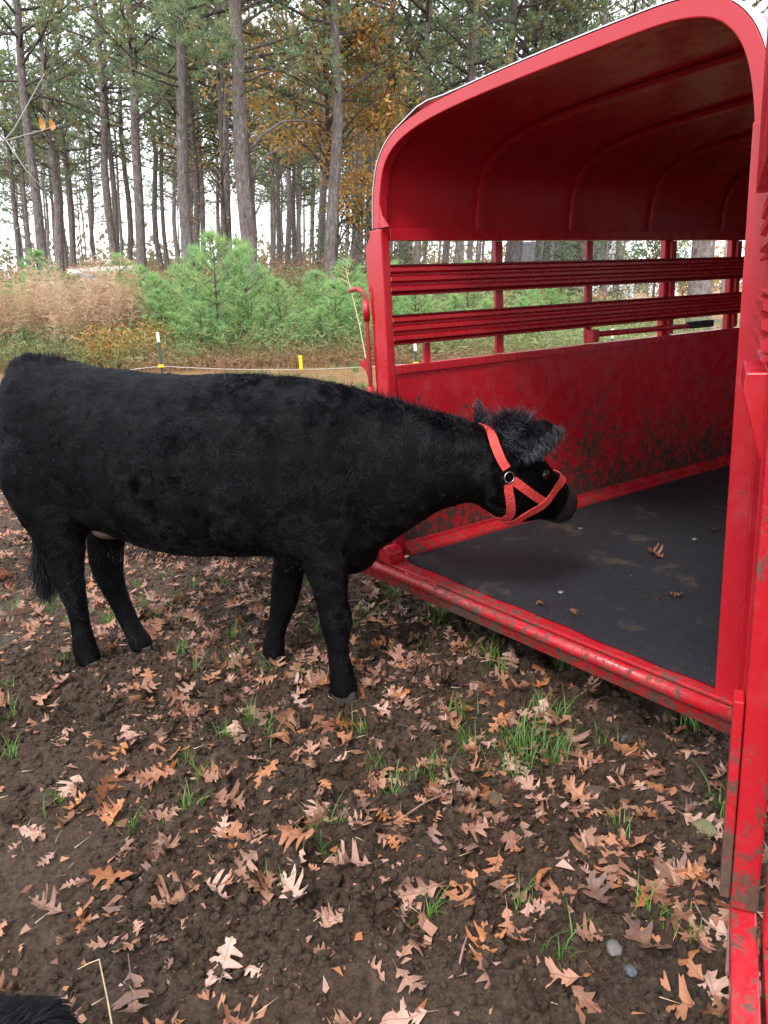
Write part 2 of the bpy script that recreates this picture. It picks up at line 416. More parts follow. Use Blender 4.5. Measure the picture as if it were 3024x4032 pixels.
# outer guide plate of the left post
MB().prism([(-1.8435, FZ + 1.52), (-1.855, FZ + 1.51), (-1.903, FZ + 1.455), (-1.898, FZ + 1.30), (-1.880, FZ + 1.16), (-1.870, FZ + 0.2), (-1.8435, FZ + 0.2)], U0 + 0.012, U0 + 0.018, 'y').build('guide_plate', RED_CLEAN, TR)
m = MB(); m.tube([(-1.892, U0 - 0.01, FZ + 0.02), (-1.892, U0 - 0.01, FZ + 1.22), (-1.898, U0 - 0.02, FZ + 1.262), (-1.93, U0 - 0.03, FZ + 1.28), (-1.985, U0 - 0.035, FZ + 1.272)], 0.0105, 10)
m.build('latch_rod', mat_simple('rusty_red_rod', (0.33, 0.03, 0.03), 0.5), TR, smooth=True)
MB().tube([(-1.892, U0 - 0.01, FZ + 1.13), (-1.892, U0 - 0.01, FZ + 1.225)], 0.0165, 10).build('rod_sleeve', RED, TR, smooth=True)
MB().tube([(-1.892, U0 - 0.01, FZ + 0.40), (-1.892, U0 - 0.01, FZ + 0.82)], 0.022, 10).build('rod_sleeve', RED, TR, smooth=True)
MB().prism([(-1.895, FZ + 1.01), (-1.945, FZ + 0.945), (-1.985, FZ + 0.935), (-1.985, FZ + 0.915), (-1.945, FZ + 0.90), (-1.898, FZ + 0.80)], U0 + 0.0, U0 + 0.008, 'y').build('latch_bracket', RED_CLEAN, TR, bevel=0.001)
# sill: flat flange, round bumper lip and skirt
fl = [(0.085, -0.024), (US - 0.030, -0.024), (US - 0.032, -0.036), (0.085, -0.034)]
MB().prism([(p[0], p[1] + FZ) for p in fl], -1.975, 0.16, 'x').build('sill_flange', RED_MUD, TR, bevel=0.002)
cu, cz, rr = US - 0.054, -0.052, 0.024
MB().tube([(-1.975, cu, FZ + cz), (0.165, cu, FZ + cz)], rr, 16).build('bumper_tube', RED_MUD, TR, smooth=False, bevel=0)
sk = [(US - 0.046, -0.078), (US - 0.060, -0.078), (US - 0.040, -0.130), (US - 0.030, -0.130)]
MB().prism([(p[0], p[1] + FZ) for p in sk], -1.97, 0.155, 'x').build('sill_skirt', RED_MUD, TR)
for o_ in TR.children:
    if o_.name.startswith('bumper_tube'): o_.data.polygons.foreach_set('use_smooth', [True] * len(o_.data.polygons))
# half round keeper on the left end of the sill
m = MB(); arc = [(-1.80 + 0.052 * math.cos(a), FZ - 0.005 + 0.052 * math.sin(a)) for a in np.linspace(0, PI, 12)]
arc = [(-1.70, FZ - 0.02)] + [(-1.75 + 0.045 * math.cos(a), FZ + 0.012 + 0.045 * math.sin(a)) for a in np.linspace(0, PI, 12)] + [(-1.80, FZ - 0.02)]
m.prism(arc, US - 0.045, US + 0.040, 'y'); m.build('half_round_keeper', RED, TR, bevel=0.003)
MB().box(-1.815, -1.80, US - 0.055, US + 0.041, FZ - 0.06, FZ + 0.05).build('keeper_plate', RED_DIRTY, TR, bevel=0.002)
# chassis under the floor, wheels and fenders
m = MB()
for v in (0.35, 1.4): m.box(-v - 0.03, -v + 0.03, 0.05, LEN + 0.4, FZ - 0.18, FZ - 0.075)
for u in (0.5, 1.3, 2.1, 2.9, 3.7): m.box(-1.72, -0.06, u - 0.025, u + 0.025, FZ - 0.12, FZ - 0.074)
m.build('chassis', RED_DIRTY, TR)
for u in (2.0, 2.85):
    for v in (2.03, -0.23):
        ty = MB(); c = (-v, u, 0.33)
        prof = [(0.19, -0.09), (0.28, -0.105), (0.325, -0.08), (0.335, 0.0), (0.325, 0.08), (0.28, 0.105), (0.19, 0.09)]
        n_ = 28; vs = []; fs = []
        for k in range(n_):
            a = 2 * PI * k / n_
            for r_, x_ in prof: vs.append((c[0] + x_, c[1] + r_ * math.cos(a), c[2] + r_ * math.sin(a)))
        q = len(prof)
        for k in range(n_):
            for j in range(q):
                fs.append((k * q + j, k * q + (j + 1) % q, ((k + 1) % n_) * q + (j + 1) % q, ((k + 1) % n_) * q + j))
        ty.add(vs, fs)
        wh = ty.build('wheel_tyre', TYRE, TR, smooth=True)
        MB().tube([(c[0] - 0.06, c[1], c[2]), (c[0] + 0.06, c[1], c[2])], 0.188, 20).build('rim', mat_simple('rim_white', (0.6, 0.6, 0.58), 0.4), wh)
for v0, v1 in ((1.90, 2.17), (-0.37, -0.10)):
    m = MB(); pr = [(1.55, 0.40), (1.66, 0.66), (1.80, 0.76), (3.05, 0.76), (3.2, 0.66), (3.3, 0.40), (3.285, 0.40), (3.19, 0.65), (3.04, 0.745), (1.81, 0.745), (1.67, 0.65), (1.565, 0.40)]
    m.prism(pr, -v1, -v0, 'x'); m.build('fender', RED, TR, bevel=0.003)

# ---- gate swung open on the right corner, seen almost edge on
GT = empty('rear_gate', (0.084, -0.05, 0), parent=TR)
gd = Vector((0.345 + 0.0, -0.57, 0)).normalized()        # local direction of the gate leaf (x=-v)
GT.rotation_euler = (0, 0, math.atan2(gd.y, gd.x) )      # gate local x along the leaf (t), local y = left of it
# local y>0 is left of direction; the outer (camera right) side is y<0 after rotation? right side = away from opening
def gb(t0, t1, w0, w1, z0, z1): return MB().box(t0, t1, -w1, -w0, z0, z1)   # w grows to the left as the camera sees it
GS = 1
def gate():
    gb(0.60, 0.665, -0.058, 0.0, 0.188, 1.80).build('slider_post', RED_MUD2, GT, bevel=0.006)
    gb(0.0, 0.055, -0.058, 0.0, 0.26, 2.25).build('hinge_post', RED, GT, bevel=0.006)
    gb(0.585, 0.602, 0.001, 0.0045, 0.40, 1.80).build('edge_strip', RED, GT)
    m = gb(0.60, 0.66, 0.003, 0.024, 0.21, 0.72); m.build('kick_angle', RED_KICK, GT, bevel=0.003)
    gb(0.585, 1.90, -0.057, -0.002, 0.112, 0.1865).build('bottom_rail', RED_RAIL, GT, bevel=0.005)
    gb(0.05, 0.60, -0.050, -0.010, 0.28, 0.33).build('bottom_rail', RED_RAIL, GT, bevel=0.005)
    gb(0.665, 1.90, -0.122, -0.067, 0.105, 0.18).build('frame_rail', RED_RAIL, GT, bevel=0.005)
    gb(0.70, 0.76, -0.120, -0.066, 0.185, 2.0).build('frame_post', RED, GT, bevel=0.005)
    gb(0.06, 0.598, -0.032, -0.028, 0.30, 1.395).build('lower_sheet', RED_DIRTY, GT)
    # ribbed slats
    for z0 in (1.445, 1.650):
        prof = [(-0.006, 0.0), (0.016, -0.005), (0.020, 0.0), (0.004, 0.012), (0.022, 0.020), (0.022, 0.036), (0.004, 0.046), (0.004, 0.052), (0.022, 0.060), (0.022, 0.076), (0.004, 0.086), (0.004, 0.090), (0.022, 0.098), (0.022, 0.113), (0.004, 0.121), (0.018, 0.128), (0.018, 0.133), (-0.006, 0.133)]
        MB().prism([(-y, z0 + z) for y, z in prof], 0.056, 0.585, 'x').build('slat', RED, GT)
    MB().prism([(0.0, 1.42), (-0.045, 1.42), (-0.048, 1.38), (-0.008, 1.24), (0.0, 1.24)], 0.30, 0.585, 'x').build('latch_wedge', RED_CLEAN, GT, bevel=0.004)
    MB().prism([(-0.038, 1.812), (-0.038, 2.20), (0.06, 2.24), (0.06, 1.812)], 0.02, 0.80, 'x').build('top_header', RED, GT, bevel=0.004)
RED_KICK = mat_red('red_enamel_kick_muddy', 1.2, 0.1, 1.2, fine=0.8)
RED_RAIL = mat_red('red_enamel_rail', 0.85, -1.2, 0.9, fine=0.7)
RED_MUD2 = mat_red('red_enamel_gate_muddy', 0.65, 0.15, 1.9, fine=0.8)
gate()

# rubber mat lying on the floor
def mat_rubber():
    n = NM('black_rubber_mat'); o = n.obj()
    f = n.noise(o, 130, 3, 0.7); g_ = n.noise(o, 3.0, 4, 0.6)
    col = n.mix(f, (0.0012, 0.0015, 0.0024), (0.022, 0.025, 0.032))
    sp = n.ramp(n.noise(o, 120, 2), [(0.67, 0.0), (0.72, 1.0)])
    col = n.mix(n.math('MULTIPLY', sp, 0.45), col, (0.22, 0.22, 0.22))
    st = n.ramp(n.noise(o, 5.0, 5, 0.62), [(0.57, 0.0), (0.70, 1.0)])
    col = n.mix(n.math('MULTIPLY', st, 0.45), col, (0.12, 0.085, 0.055))
    return n.pbsdf(col, n.mix(g_, 0.55, 0.8), 0, n.bump(f, 0.7, 0.004), spec=0.4)
RUB = mat_rubber()
m = MB(); nU, nV = 60, 30; us = np.linspace(0.0, LEN - 0.1, nU); vs_ = np.linspace(0.0, 1.675, nV); pts = []
for i, u in enumerate(us):
    for j, v in enumerate(vs_):
        e = 0.004 * math.sin(v * 9 + 1) + 0.004 * math.sin(v * 23) if i == 0 else 0
        pts.append((-v, u + 0.043 * v / 1.675 * (1 - u / LEN) + e, FZ + 0.005 + 0.003 * float(vnoise(u * 2, v * 2, s=40))))
fs = [(i * nV + j, i * nV + j + 1, (i + 1) * nV + j + 1, (i + 1) * nV + j) for i in range(nU - 1) for j in range(nV - 1)]
m.add(pts, fs)
me = m.mesh('rubber_mat', RUB, smooth=False)
MATO = link('rubber_mat', me); MATO.location = TR.location; MATO.rotation_euler = TR.rotation_euler
sl = MATO.modifiers.new('thickness', 'SOLIDIFY'); sl.thickness = 0.024; sl.offset = -1 if me.polygons[0].normal.z > 0 else 1
tag(MATO, 'black speckled rubber mat covering the trailer floor', 'mat')

# ------------------------------------------------------------------ cow
CA = Vector((-0.38, 3.10, 0)); CD = Vector((0.949, -0.316, 0)).normalized(); CN = Vector((-CD.y, CD.x, 0))
COW = empty('black_cow', (CA.x, CA.y, 0), math.atan2(CD.y, CD.x))
tag(COW, 'shaggy black cow in a red halter, nosing into the open trailer', 'cow')
def loft(m, secs, n=24, cap=True):
    """secs: (center Vector, axisA Vector*ra, axisB Vector*rbTop, rbBot scale, exponent)"""
    vs = []; fs = []
    for (c, a, bt, bbm, ex) in secs:
        for k in range(n):
            th = 2 * PI * k / n; ct, st = math.cos(th), math.sin(th)
            e = 2.0 / ex
            x = math.copysign(abs(ct) ** e, ct); y = math.copysign(abs(st) ** e, st)
            vs.append(c + a * x + (bt * y if y > 0 else bbm * y))
    S = len(secs)
    for i in range(S - 1):
        for k in range(n): fs.append((i * n + k, i * n + (k + 1) % n, (i + 1) * n + (k + 1) % n, (i + 1) * n + k))
    if cap: fs += [tuple(range(n))[::-1], tuple((S - 1) * n + k for k in range(n))]
    m.add(vs, fs)
def interp(secs, per=3):
    """Catmull-Rom between numeric tuples"""
    A = np.array(secs, float); out = []
    for i in range(len(A) - 1):
        p0, p1, p2, p3 = A[max(i - 1, 0)], A[i], A[i + 1], A[min(i + 2, len(A) - 1)]
        for k in range(per):
            t = k / per
            out.append(0.5 * ((2 * p1) + (-p0 + p2) * t + (2 * p0 - 5 * p1 + 4 * p2 - p3) * t * t + (-p0 + 3 * p1 - 3 * p2 + p3) * t ** 3))
    out.append(A[-1]); return out
# trunk and neck: s, n, ztop, zmid(widest), zbot, halfwidth, tilt of the section
TRK = [(-1.335, 0, 1.19, 1.02, 0.92, 0.070), (-1.31, 0, 1.31, 1.06, 0.84, 0.15), (-1.25, 0, 1.40, 1.08, 0.78, 0.205), (-1.15, 0, 1.432, 1.08, 0.70, 0.245), (-1.0, 0, 1.412, 1.06, 0.665, 0.268), (-0.85, 0, 1.38, 1.03, 0.655, 0.275),
       (-0.68, 0, 1.362, 0.99, 0.615, 0.302), (-0.5, 0, 1.348, 0.96, 0.585, 0.325), (-0.28, 0, 1.336, 0.95, 0.59, 0.328), (-0.06, 0, 1.322, 0.95, 0.598, 0.300), (0.10, 0, 1.308, 0.94, 0.575, 0.262), (0.22, 0, 1.290, 0.93, 0.565, 0.230), (0.32, 0.0, 1.265, 0.94, 0.600, 0.200),
       (0.43, 0.0, 1.232, 0.96, 0.675, 0.168), (0.54, 0.005, 1.200, 0.98, 0.75, 0.145), (0.65, 0.012, 1.172, 1.00, 0.81, 0.128), (0.76, 0.03, 1.135, 1.00, 0.84, 0.115), (0.84, 0.05, 1.10, 0.99, 0.85, 0.10)]
bodym = MB()
secs = []
for (s, n_, zt, zm, zb, hw) in interp(TRK, 3):
    ex = 2.25
    secs.append((Vector((s, n_, zm)), Vector((0, hw, 0)), Vector((0, 0, zt - zm)), Vector((0, 0, zm - zb)), ex))
loft(bodym, secs, 32)
# spine ridge and withers, hip bones
def blob(m, c, r, n=10):
    loft(m, [(Vector(c) + Vector((r[0] * math.cos(a), 0, 0)), Vector((0, r[1] * math.sin(a), 0)), Vector((0, 0, r[2] * math.sin(a))), Vector((0, 0, r[2] * math.sin(a))), 2) for a in np.linspace(PI * 0.97, PI * 0.03, n)], 16)
blob(bodym, (-1.0, -0.13, 1.22), (0.20, 0.12, 0.12)); blob(bodym, (-1.0, 0.13, 1.22), (0.20, 0.12, 0.12))
blob(bodym, (0.14, -0.150, 0.94), (0.24, 0.105, 0.34)); blob(bodym, (0.14, 0.150, 0.94), (0.24, 0.105, 0.34))
blob(bodym, (0.24, 0, 0.62), (0.12, 0.12, 0.10)); blob(bodym, (-1.10, -0.15, 0.95), (0.20, 0.13, 0.28)); blob(bodym, (-1.10, 0.15, 0.95), (0.20, 0.13, 0.28))
def leg(pts):
    """pts: (s, n, z, r_s, r_n)"""
    ss = []
    P_ = interp(pts, 3)
    for (s, n_, z, a, c_) in P_: k_ = 1.0 + 0.20 * max(0, min(1, (0.55 - z) / 0.25)); ss.append((Vector((s, n_, z)), Vector((0, c_ * k_, 0)), Vector((a * k_, 0, 0)), Vector((a * k_, 0, 0)), 2.1))
    loft(bodym, ss, 20)
LEGS = [
 [(-1.08, -0.15, 0.95, .17, .105), (-1.085, -0.155, 0.80, .165, .10), (-1.075, -0.15, 0.69, .135, .085), (-1.068, -0.14, 0.585, .103, .068), (-1.082, -0.13, 0.475, .080, .054), (-1.064, -0.125, 0.365, .050, .042), (-1.060, -0.12, 0.245, .037, .035), (-1.062, -0.115, 0.13, .047, .043), (-1.055, -0.115, 0.085, .048, .045), (-1.05, -0.115, 0.035, .05, .047)],
 [(-1.06, 0.15, 0.95, .17, .105), (-1.05, 0.14, 0.75, .14, .085), (-1.04, 0.13, 0.62, .112, .07), (-1.055, 0.12, 0.50, .092, .058), (-1.05, 0.11, 0.38, .068, .046), (-1.00, 0.10, 0.26, .048, .038), (-0.945, 0.09, 0.14, .043, .040), (-0.905, 0.08, 0.085, .047, .045), (-0.895, 0.08, 0.035, .05, .047)],
 [(0.13, -0.16, 0.95, .14, .075), (0.16, -0.165, 0.78, .125, .08), (0.185, -0.155, 0.655, .108, .072), (0.198, -0.145, 0.56, .088, .062), (0.203, -0.135, 0.46, .063, .052), (0.216, -0.13, 0.36, .058, .054), (0.212, -0.13, 0.25, .039, .036), (0.220, -0.13, 0.15, .042, .040), (0.226, -0.13, 0.09, .047, .045), (0.228, -0.13, 0.035, .05, .047)],
 [(0.02, 0.16, 0.90, .12, .075), (-0.03, 0.16, 0.72, .105, .08), (-0.07, 0.15, 0.60, .088, .07), (-0.10, 0.14, 0.50, .075, .06), (-0.12, 0.135, 0.41, .066, .053), (-0.14, 0.13, 0.31, .055, .048), (-0.178, 0.125, 0.20, .041, .038), (-0.205, 0.122, 0.12, .042, .040), (-0.215, 0.12, 0.03, .048, .045)]]
for L_ in LEGS: leg(L_)
# head frame
P0 = Vector((0.48, 2.90, 1.050))
hv = Vector((math.cos(R(32)) * math.cos(R(34)), math.sin(R(32)) * math.cos(R(34)), -math.sin(R(34))))
side = Vector((math.sin(R(32)), -math.cos(R(32)), 0))             # towards the camera's right (cow's right)
dv = side.cross(hv).normalized()                                   # dorsal
if dv.z < 0: dv = -dv
inv = COW.rotation_euler.to_matrix().transposed()
def hw_(a, d, w): return P0 + hv * a + dv * d + side * w                      # head coords to world
def toC(p): return inv @ (Vector(p) - Vector((CA.x, CA.y, 0)))
def dirC(v): return inv @ Vector(v)
# a, dorsal, ventral, halfwidth
HEAD = [(-0.10, -0.02, -0.20, 0.085), (-0.05, 0.02, -0.225, 0.105), (0.0, 0.045, -0.242, 0.115), (0.06, 0.050, -0.254, 0.120), (0.13, 0.042, -0.256, 0.112), (0.20, 0.028, -0.246, 0.098), (0.26, 0.016, -0.215, 0.083), (0.31, 0.008, -0.186, 0.075), (0.355, 0.004, -0.172, 0.075), (0.395, 0.0, -0.166, 0.078), (0.425, -0.014, -0.156, 0.074), (0.443, -0.04, -0.13, 0.056)]
ss = []
for (a, dt, db, w) in interp(HEAD, 3):
    mid = (dt * 0.45 + db * 0.55)
    ss.append((toC(hw_(a, mid, 0)), dirC(side) * w, dirC(dv) * (dt - mid), dirC(dv) * (mid - db), 2.3))
loft(bodym, ss, 28)
# throat bridge between neck and head
br = []
A_ = Vector((0.70, 0.02, 1.0)); B_ = toC(hw_(0.02, -0.10, 0))
for k in range(7):
    t = k / 6; c = A_.lerp(B_, t); hh = 0.150 + 0.0 * t
    br.append((c, Vector((0, 0.118 - 0.012 * t, 0)), Vector((0, 0, hh * (1 - 0.16 * t))), Vector((0, 0, hh)), 2.2))
loft(bodym, br, 24)
def ear(base, tip, wdir, wmax, thick=0.012):
    base, tip, wdir = Vector(base), Vector(tip), Vector(wdir).normalized()
    ax = (tip - base); L = ax.length; ax.normalize(); th = ax.cross(wdir).normalized(); wdir = th.cross(ax)
    s_ = []
    for t, w in ((-0.12, .4), (0, .5), (0.15, .62), (0.35, .9), (0.55, 1.0), (0.75, .92), (0.9, .65), (1.0, .25)):
        cup = th * (0.02 * math.sin(PI * min(max(t, 0), 1)))
        s_.append((toC(base + ax * (L * t) + cup), dirC(wdir) * (wmax * w), dirC(th) * (thick * (2 if t < 0.1 else 1)), dirC(th) * (thick * (2 if t < 0.1 else 1)), 2))
    loft(bodym, s_, 14)
EAR_R = (hw_(-0.025, 0.0, 0.092), hw_(-0.025, 0.0, 0.092) + Vector((0.118, -0.07, 0.068)), (0.05, -0.5, -1))
EAR_L = (hw_(0.01, 0.0, -0.080), hw_(0.01, 0.0, -0.080) + Vector((-0.050, 0.06, 0.125)), (1, 0.3, -0.2))
ear(EAR_R[0], EAR_R[1], EAR_R[2], 0.066); ear(EAR_L[0], EAR_L[1], EAR_L[2], 0.050, 0.016)
# tail
tailp = [(-1.18, 0.0, 1.41), (-1.27, 0.01, 1.39), (-1.335, 0.02, 1.27), (-1.345, 0.03, 1.1), (-1.33, 0.06, 0.9), (-1.36, 0.09, 0.7), (-1.40, 0.10, 0.5), (-1.40, 0.10, 0.40)]
tp = interp(tailp, 3)
bodym.tube([tuple(p) for p in tp], list(np.linspace(0.045, 0.016, len(tp))), 10)
raw = bodym.mesh('cow_raw', None)
tmp = link('tmp', raw)
rm = tmp.modifiers.new('r', 'REMESH'); rm.mode = 'VOXEL'; rm.voxel_size = 0.0125
sm = tmp.modifiers.new('s', 'SMOOTH'); sm.iterations = 14; sm.factor = 0.6
bpy.context.view_layer.update()
dg = bpy.context.evaluated_depsgraph_get()
body_me = bpy.data.meshes.new_from_object(tmp.evaluated_get(dg)); body_me.name = 'cow_body'
bpy.data.objects.remove(tmp)
nM = NM('black_hide'); o = nM.obj()
SKIN = nM.pbsdf(nM.mix(nM.noise(o, 30, 4), (0.002, 0.002, 0.0026), (0.0045, 0.0045, 0.005)), 0.7, 0, None, spec=0.05)
nM = NM('muzzle_skin'); o = nM.obj()
MUZ = nM.pbsdf(nM.mix(nM.noise(o, 25, 4), (0.006, 0.006, 0.007), (0.026, 0.022, 0.020)), 0.42, 0, nM.bump(nM.noise(o, 170, 3), 0.6, 0.003), spec=0.4)
body_me.materials.clear(); body_me.materials.append(SKIN); body_me.materials.append(MUZ)
body_me.polygons.foreach_set('use_smooth', np.ones(len(body_me.polygons), dtype=bool))
BODY = link('body', body_me, COW)
_hp, _hd = toC(P0), dirC(hv)
for p_ in body_me.polygons:
    if p_.center.x > 0.9 and (p_.center - _hp).dot(_hd) > 0.35: p_.material_index = 1

def mesh_arrays(me):
    me.calc_loop_triangles()
    co = np.empty(len(me.vertices) * 3, np.float32); me.vertices.foreach_get('co', co); co = co.reshape(-1, 3).astype(float)
    tri = np.empty(len(me.loop_triangles) * 3, np.int32); me.loop_triangles.foreach_get('vertices', tri); tri = tri.reshape(-1, 3)
    no = np.empty(len(me.vertices) * 3, np.float32); me.vertices.foreach_get('normal', no); no = no.reshape(-1, 3).astype(float)
    return co, tri, no
def norm(a): return a / np.maximum(np.linalg.norm(a, axis=1, keepdims=True), 1e-9)
def sample(co, tri, no, N, weight=None):
    a, b_, c = co[tri[:, 0]], co[tri[:, 1]], co[tri[:, 2]]
    ar = np.linalg.norm(np.cross(b_ - a, c - a), axis=1)
    if weight is not None: ar = ar * weight((a + b_ + c) / 3)
    t = rng.choice(len(tri), N, p=ar / ar.sum())
    r1 = np.sqrt(rng.random(N)); r2 = rng.random(N)
    w = np.stack([1 - r1, r1 * (1 - r2), r1 * r2], 1)
    P = (co[tri[t]] * w[:, :, None]).sum(1); Nn = norm((no[tri[t]] * w[:, :, None]).sum(1))
    return P, Nn
def hair_obj(name, pts, rad, mat, parent):
    """pts (n,k,3), rad (n,k)"""
    n, k, _ = pts.shape
    hc = bpy.data.hair_curves.new(name); hc.add_curves([k] * n)
    hc.points.foreach_set('position', pts.astype(np.float32).ravel())
    at = hc.attributes.get('radius') or hc.attributes.new('radius', 'FLOAT', 'POINT')
    at.data.foreach_set('value', rad.astype(np.float32).ravel())
    hc.materials.append(mat)
    o = bpy.data.objects.new(name, hc); COL.objects.link(o); o.parent = parent
    return o
def mat_hair(name, c0, c1, gloss=0.35):
    n = NM(name); hi = n.n('ShaderNodeHairInfo')
    col = n.mix(hi.outputs['Random'], c0, c1)
    col = n.mix(n.ramp(hi.outputs['Random'], [(0.84, 0.0), (0.9, 1.0)]), col, tuple(min(1, x * 3.2) for x in c1))  # a few paler strands: streak highlights put into the hair colour
    d = n.n('ShaderNodeBsdfDiffuse'); n.l(col, d.inputs['Color'])
    p = n.n('ShaderNodeBsdfHairPrincipled'); p.parametrization = 'COLOR'; n.l(col, p.inputs['Color'])
    p.inputs['Roughness'].default_value = 0.24; p.inputs['Radial Roughness'].default_value = 0.35
    m_ = n.n('ShaderNodeMixShader'); m_.inputs[0].default_value = gloss; n.l(d.outputs[0], m_.inputs[1]); n.l(p.outputs[0], m_.inputs[2])
    n.l(m_.outputs[0], n.out.inputs['Surface']); return n.m
FUR = mat_hair('black_fur', (0.0008, 0.0008, 0.0012), (0.0050, 0.0050, 0.0066), 0.27)
co, tri, no = mesh_arrays(body_me)
hP0 = np.array(toC(P0)); hvC = np.array(dirC(hv)); dvC = np.array(dirC(dv)); sdC = np.array(dirC(side))
def headcoords(P): q = P - hP0; return q @ hvC, q @ dvC, q @ sdC
def smooth(x, a, b_): t = np.clip((x - a) / (b_ - a), 0, 1); return t * t * (3 - 2 * t)
def fur(N):
    def wt(c):      # denser towards the camera (local -n side) and on top
        near = np.where(c[:, 1] < 0.05, 1.0, 0.28); up = np.where(c[:, 2] > 1.15, 1.35, 1.0)
        a, d, w = headcoords(c); hd = np.where((a > -0.1) & (c[:, 0] > 0.75), 1.8, 1)
        return near * up * hd
    P, Nn = sample(co, tri, no, N, wt)
    s, n_, z = P.T
    a, d, w = headcoords(P)
    head = smooth(s, 0.80, 0.90) * (a > -0.12)
    # flow: backwards and down on the trunk, down on the legs, from the muzzle up on the head
    back = np.tile(np.array([-1.0, 0, -0.55]), (N, 1))
    down = np.tile(np.array([-0.1, 0, -1.0]), (N, 1))
    lg = smooth(-z, -0.72, -0.55)[:, None]
    flow = back * (1 - lg) + down * lg
    neck = smooth(s, 0.2, 0.45)[:, None] * (1 - lg)
    flow = flow * (1 - neck) + np.array([-0.45, 0, -1.0]) * neck
    flow = flow * (1 - head[:, None]) + (-hvC - 0.2 * dvC)[None, :] * head[:, None] * 1.3
    # swirls
    def nv(f_, sd): return np.stack([vnoise(s * f_, z * f_, n_ * f_, s=sd + i) for i in range(3)], 1)
    flow = norm(flow) + nv(3.2, 50) * 0.9 + nv(10.0, 60) * 0.85 + nv(30, 70) * 0.7 + rng.normal(0, 0.16, (N, 3))
    T = flow - Nn * (flow * Nn).sum(1, keepdims=True); T = norm(T)
    L = np.full(N, 0.022)
    L = L * (1.08 + 0.40 * vnoise(s * 4, z * 4, s=80) + 0.35 * vnoise(s * 16, z * 16, s=83))
    L = np.where(z < 0.62, 0.017, L); L = np.where(z < 0.35, 0.012, L)
    crest = smooth(z - (1.30 - 0.24 * np.clip(s - 0.2, 0, 1)), -0.08, 0.03) * smooth(s, -0.45, -0.1) * (1 - head)
    L = L + 0.016 * crest + 0.022 * smooth(z, 1.33, 1.40) * smooth(-s, 1.1, 1.25)
    face = head * smooth(a, 0.04, 0.14)
    L = L * (1 - 0.65 * face); L = np.where(a * head > 0.34, 0.005, L)
    L = L + 0.014 * head * (1 - smooth(a, -0.02, 0.08))
    L *= rng.uniform(0.6, 1.2, N)
    lift = 0.30 + 0.36 * vnoise(s * 12, z * 12, s=81) + 0.30 * crest + 0.1 * rng.random(N)
    lift = np.where(z < 0.5, 0.36, lift); lift = np.where(face > 0.5, 0.18, lift)
    lift = np.clip(lift, 0.12, 0.95)
    D0 = norm(T + Nn * (lift * 1.6)[:, None]); D1 = norm(T + Nn * (lift * 0.5)[:, None] + nv(28, 90) * 0.35); D2 = norm(T + Nn * (0.05) + nv(28, 95) * 0.7 + np.array([0, 0, -0.15]))
    l3 = (L / 3)[:, None]
    p0 = P - Nn * 0.002; p1 = p0 + D0 * l3; p2 = p1 + D1 * l3; p3 = p2 + D2 * l3
    pts = np.stack([p0, p1, p2, p3], 1)
    r0 = rng.uniform(0.0005, 0.0010, N)
    rad = np.stack([r0, r0 * 0.9, r0 * 0.6, r0 * 0.15], 1)
    return pts, rad
pts, rad = fur(330000)
tag(hair_obj('coat', pts, rad, FUR, COW), kind='stuff')
# longer tufts: forelock, ear fringes, tail head, neck crest, tail switch
def tuft(C0, spread, dirv, L, N, curl=0.6, frizz=0.35, fall=0.6, kclump=None):
    C0 = np.array(C0, float); D = np.array(dirv, float)
    P = C0 + rng.normal(0, 1, (N, 3)) * np.array(spread)
    ncl = kclump or max(4, N // 60); cd = rng.normal(0, frizz, (ncl, 3)); ci = rng.integers(0, ncl, N)
    off = cd[ci] + rng.normal(0, 0.10, (N, 3))
    LL = L * rng.uniform(0.55, 1.1, N)[:, None] / 5
    d = norm(D + off); pts = [P]; cv = rng.normal(0, 1, (ncl, 3))[ci] * curl
    for k in range(5):
        d = norm(d + cv * 0.22 * (k / 3) + np.array([0, 0, -fall * 0.22 * k / 3]) + rng.normal(0, 0.04, (N, 3)))
        pts.append(pts[-1] + d * LL)
    pts = np.stack(pts, 1); r0 = rng.uniform(0.0006, 0.0011, N)
    rad = np.stack([r0, r0, r0, r0 * 0.8, r0 * 0.6, r0 * 0.15], 1)
    return pts, rad
def C3(a, d, w): return np.array(toC(hw_(a, d, w)))
upl = np.array([0, 0, 1.0])
TF = []
TF.append(tuft(C3(-0.01, 0.045, 0.0), (0.028, 0.028, 0.018), upl * 1.0 + sdC * 0.15 + hvC * 0.15, 0.088, 2600, 0.9, 0.40, 0.8, 26))
TF.append(tuft(C3(0.02, 0.035, 0.01), (0.022, 0.025, 0.015), upl * 0.7 + sdC * 0.4 + hvC * 0.5, 0.075, 1800, 0.9, 0.4, 1.5, 20))
TF.append(tuft(C3(-0.03, 0.0, 0.06), (0.025, 0.025, 0.025), upl * 0.1 + sdC * 0.9 + hvC * 0.2, 0.040, 1500, 0.8, 0.45, 1.2, 24))
er0, er1 = np.array(toC(EAR_R[0])), np.array(toC(EAR_R[1]))
el0, el1 = np.array(toC(EAR_L[0])), np.array(toC(EAR_L[1]))
for k in range(10):
    t = k / 9; c = er0 + (er1 - er0) * t
    TF.append(tuft(c - upl * 0.050 * math.sin(PI * (0.2 + 0.7 * t)), (0.012, 0.01, 0.010), (er1 - er0) / 0.17 * 0.5 - upl * 0.9 + np.array([0, -0.2, 0]), 0.030, 220, 0.5, 0.18, 0.6, 9))
for k in range(5):
    t = k / 4; c = el0 + (el1 - el0) * t
    TF.append(tuft(c, (0.012, 0.012, 0.018), (el1 - el0) / 0.18 * 0.8 + upl * 0.1, 0.016, 220, 0.4, 0.25, 0.3))
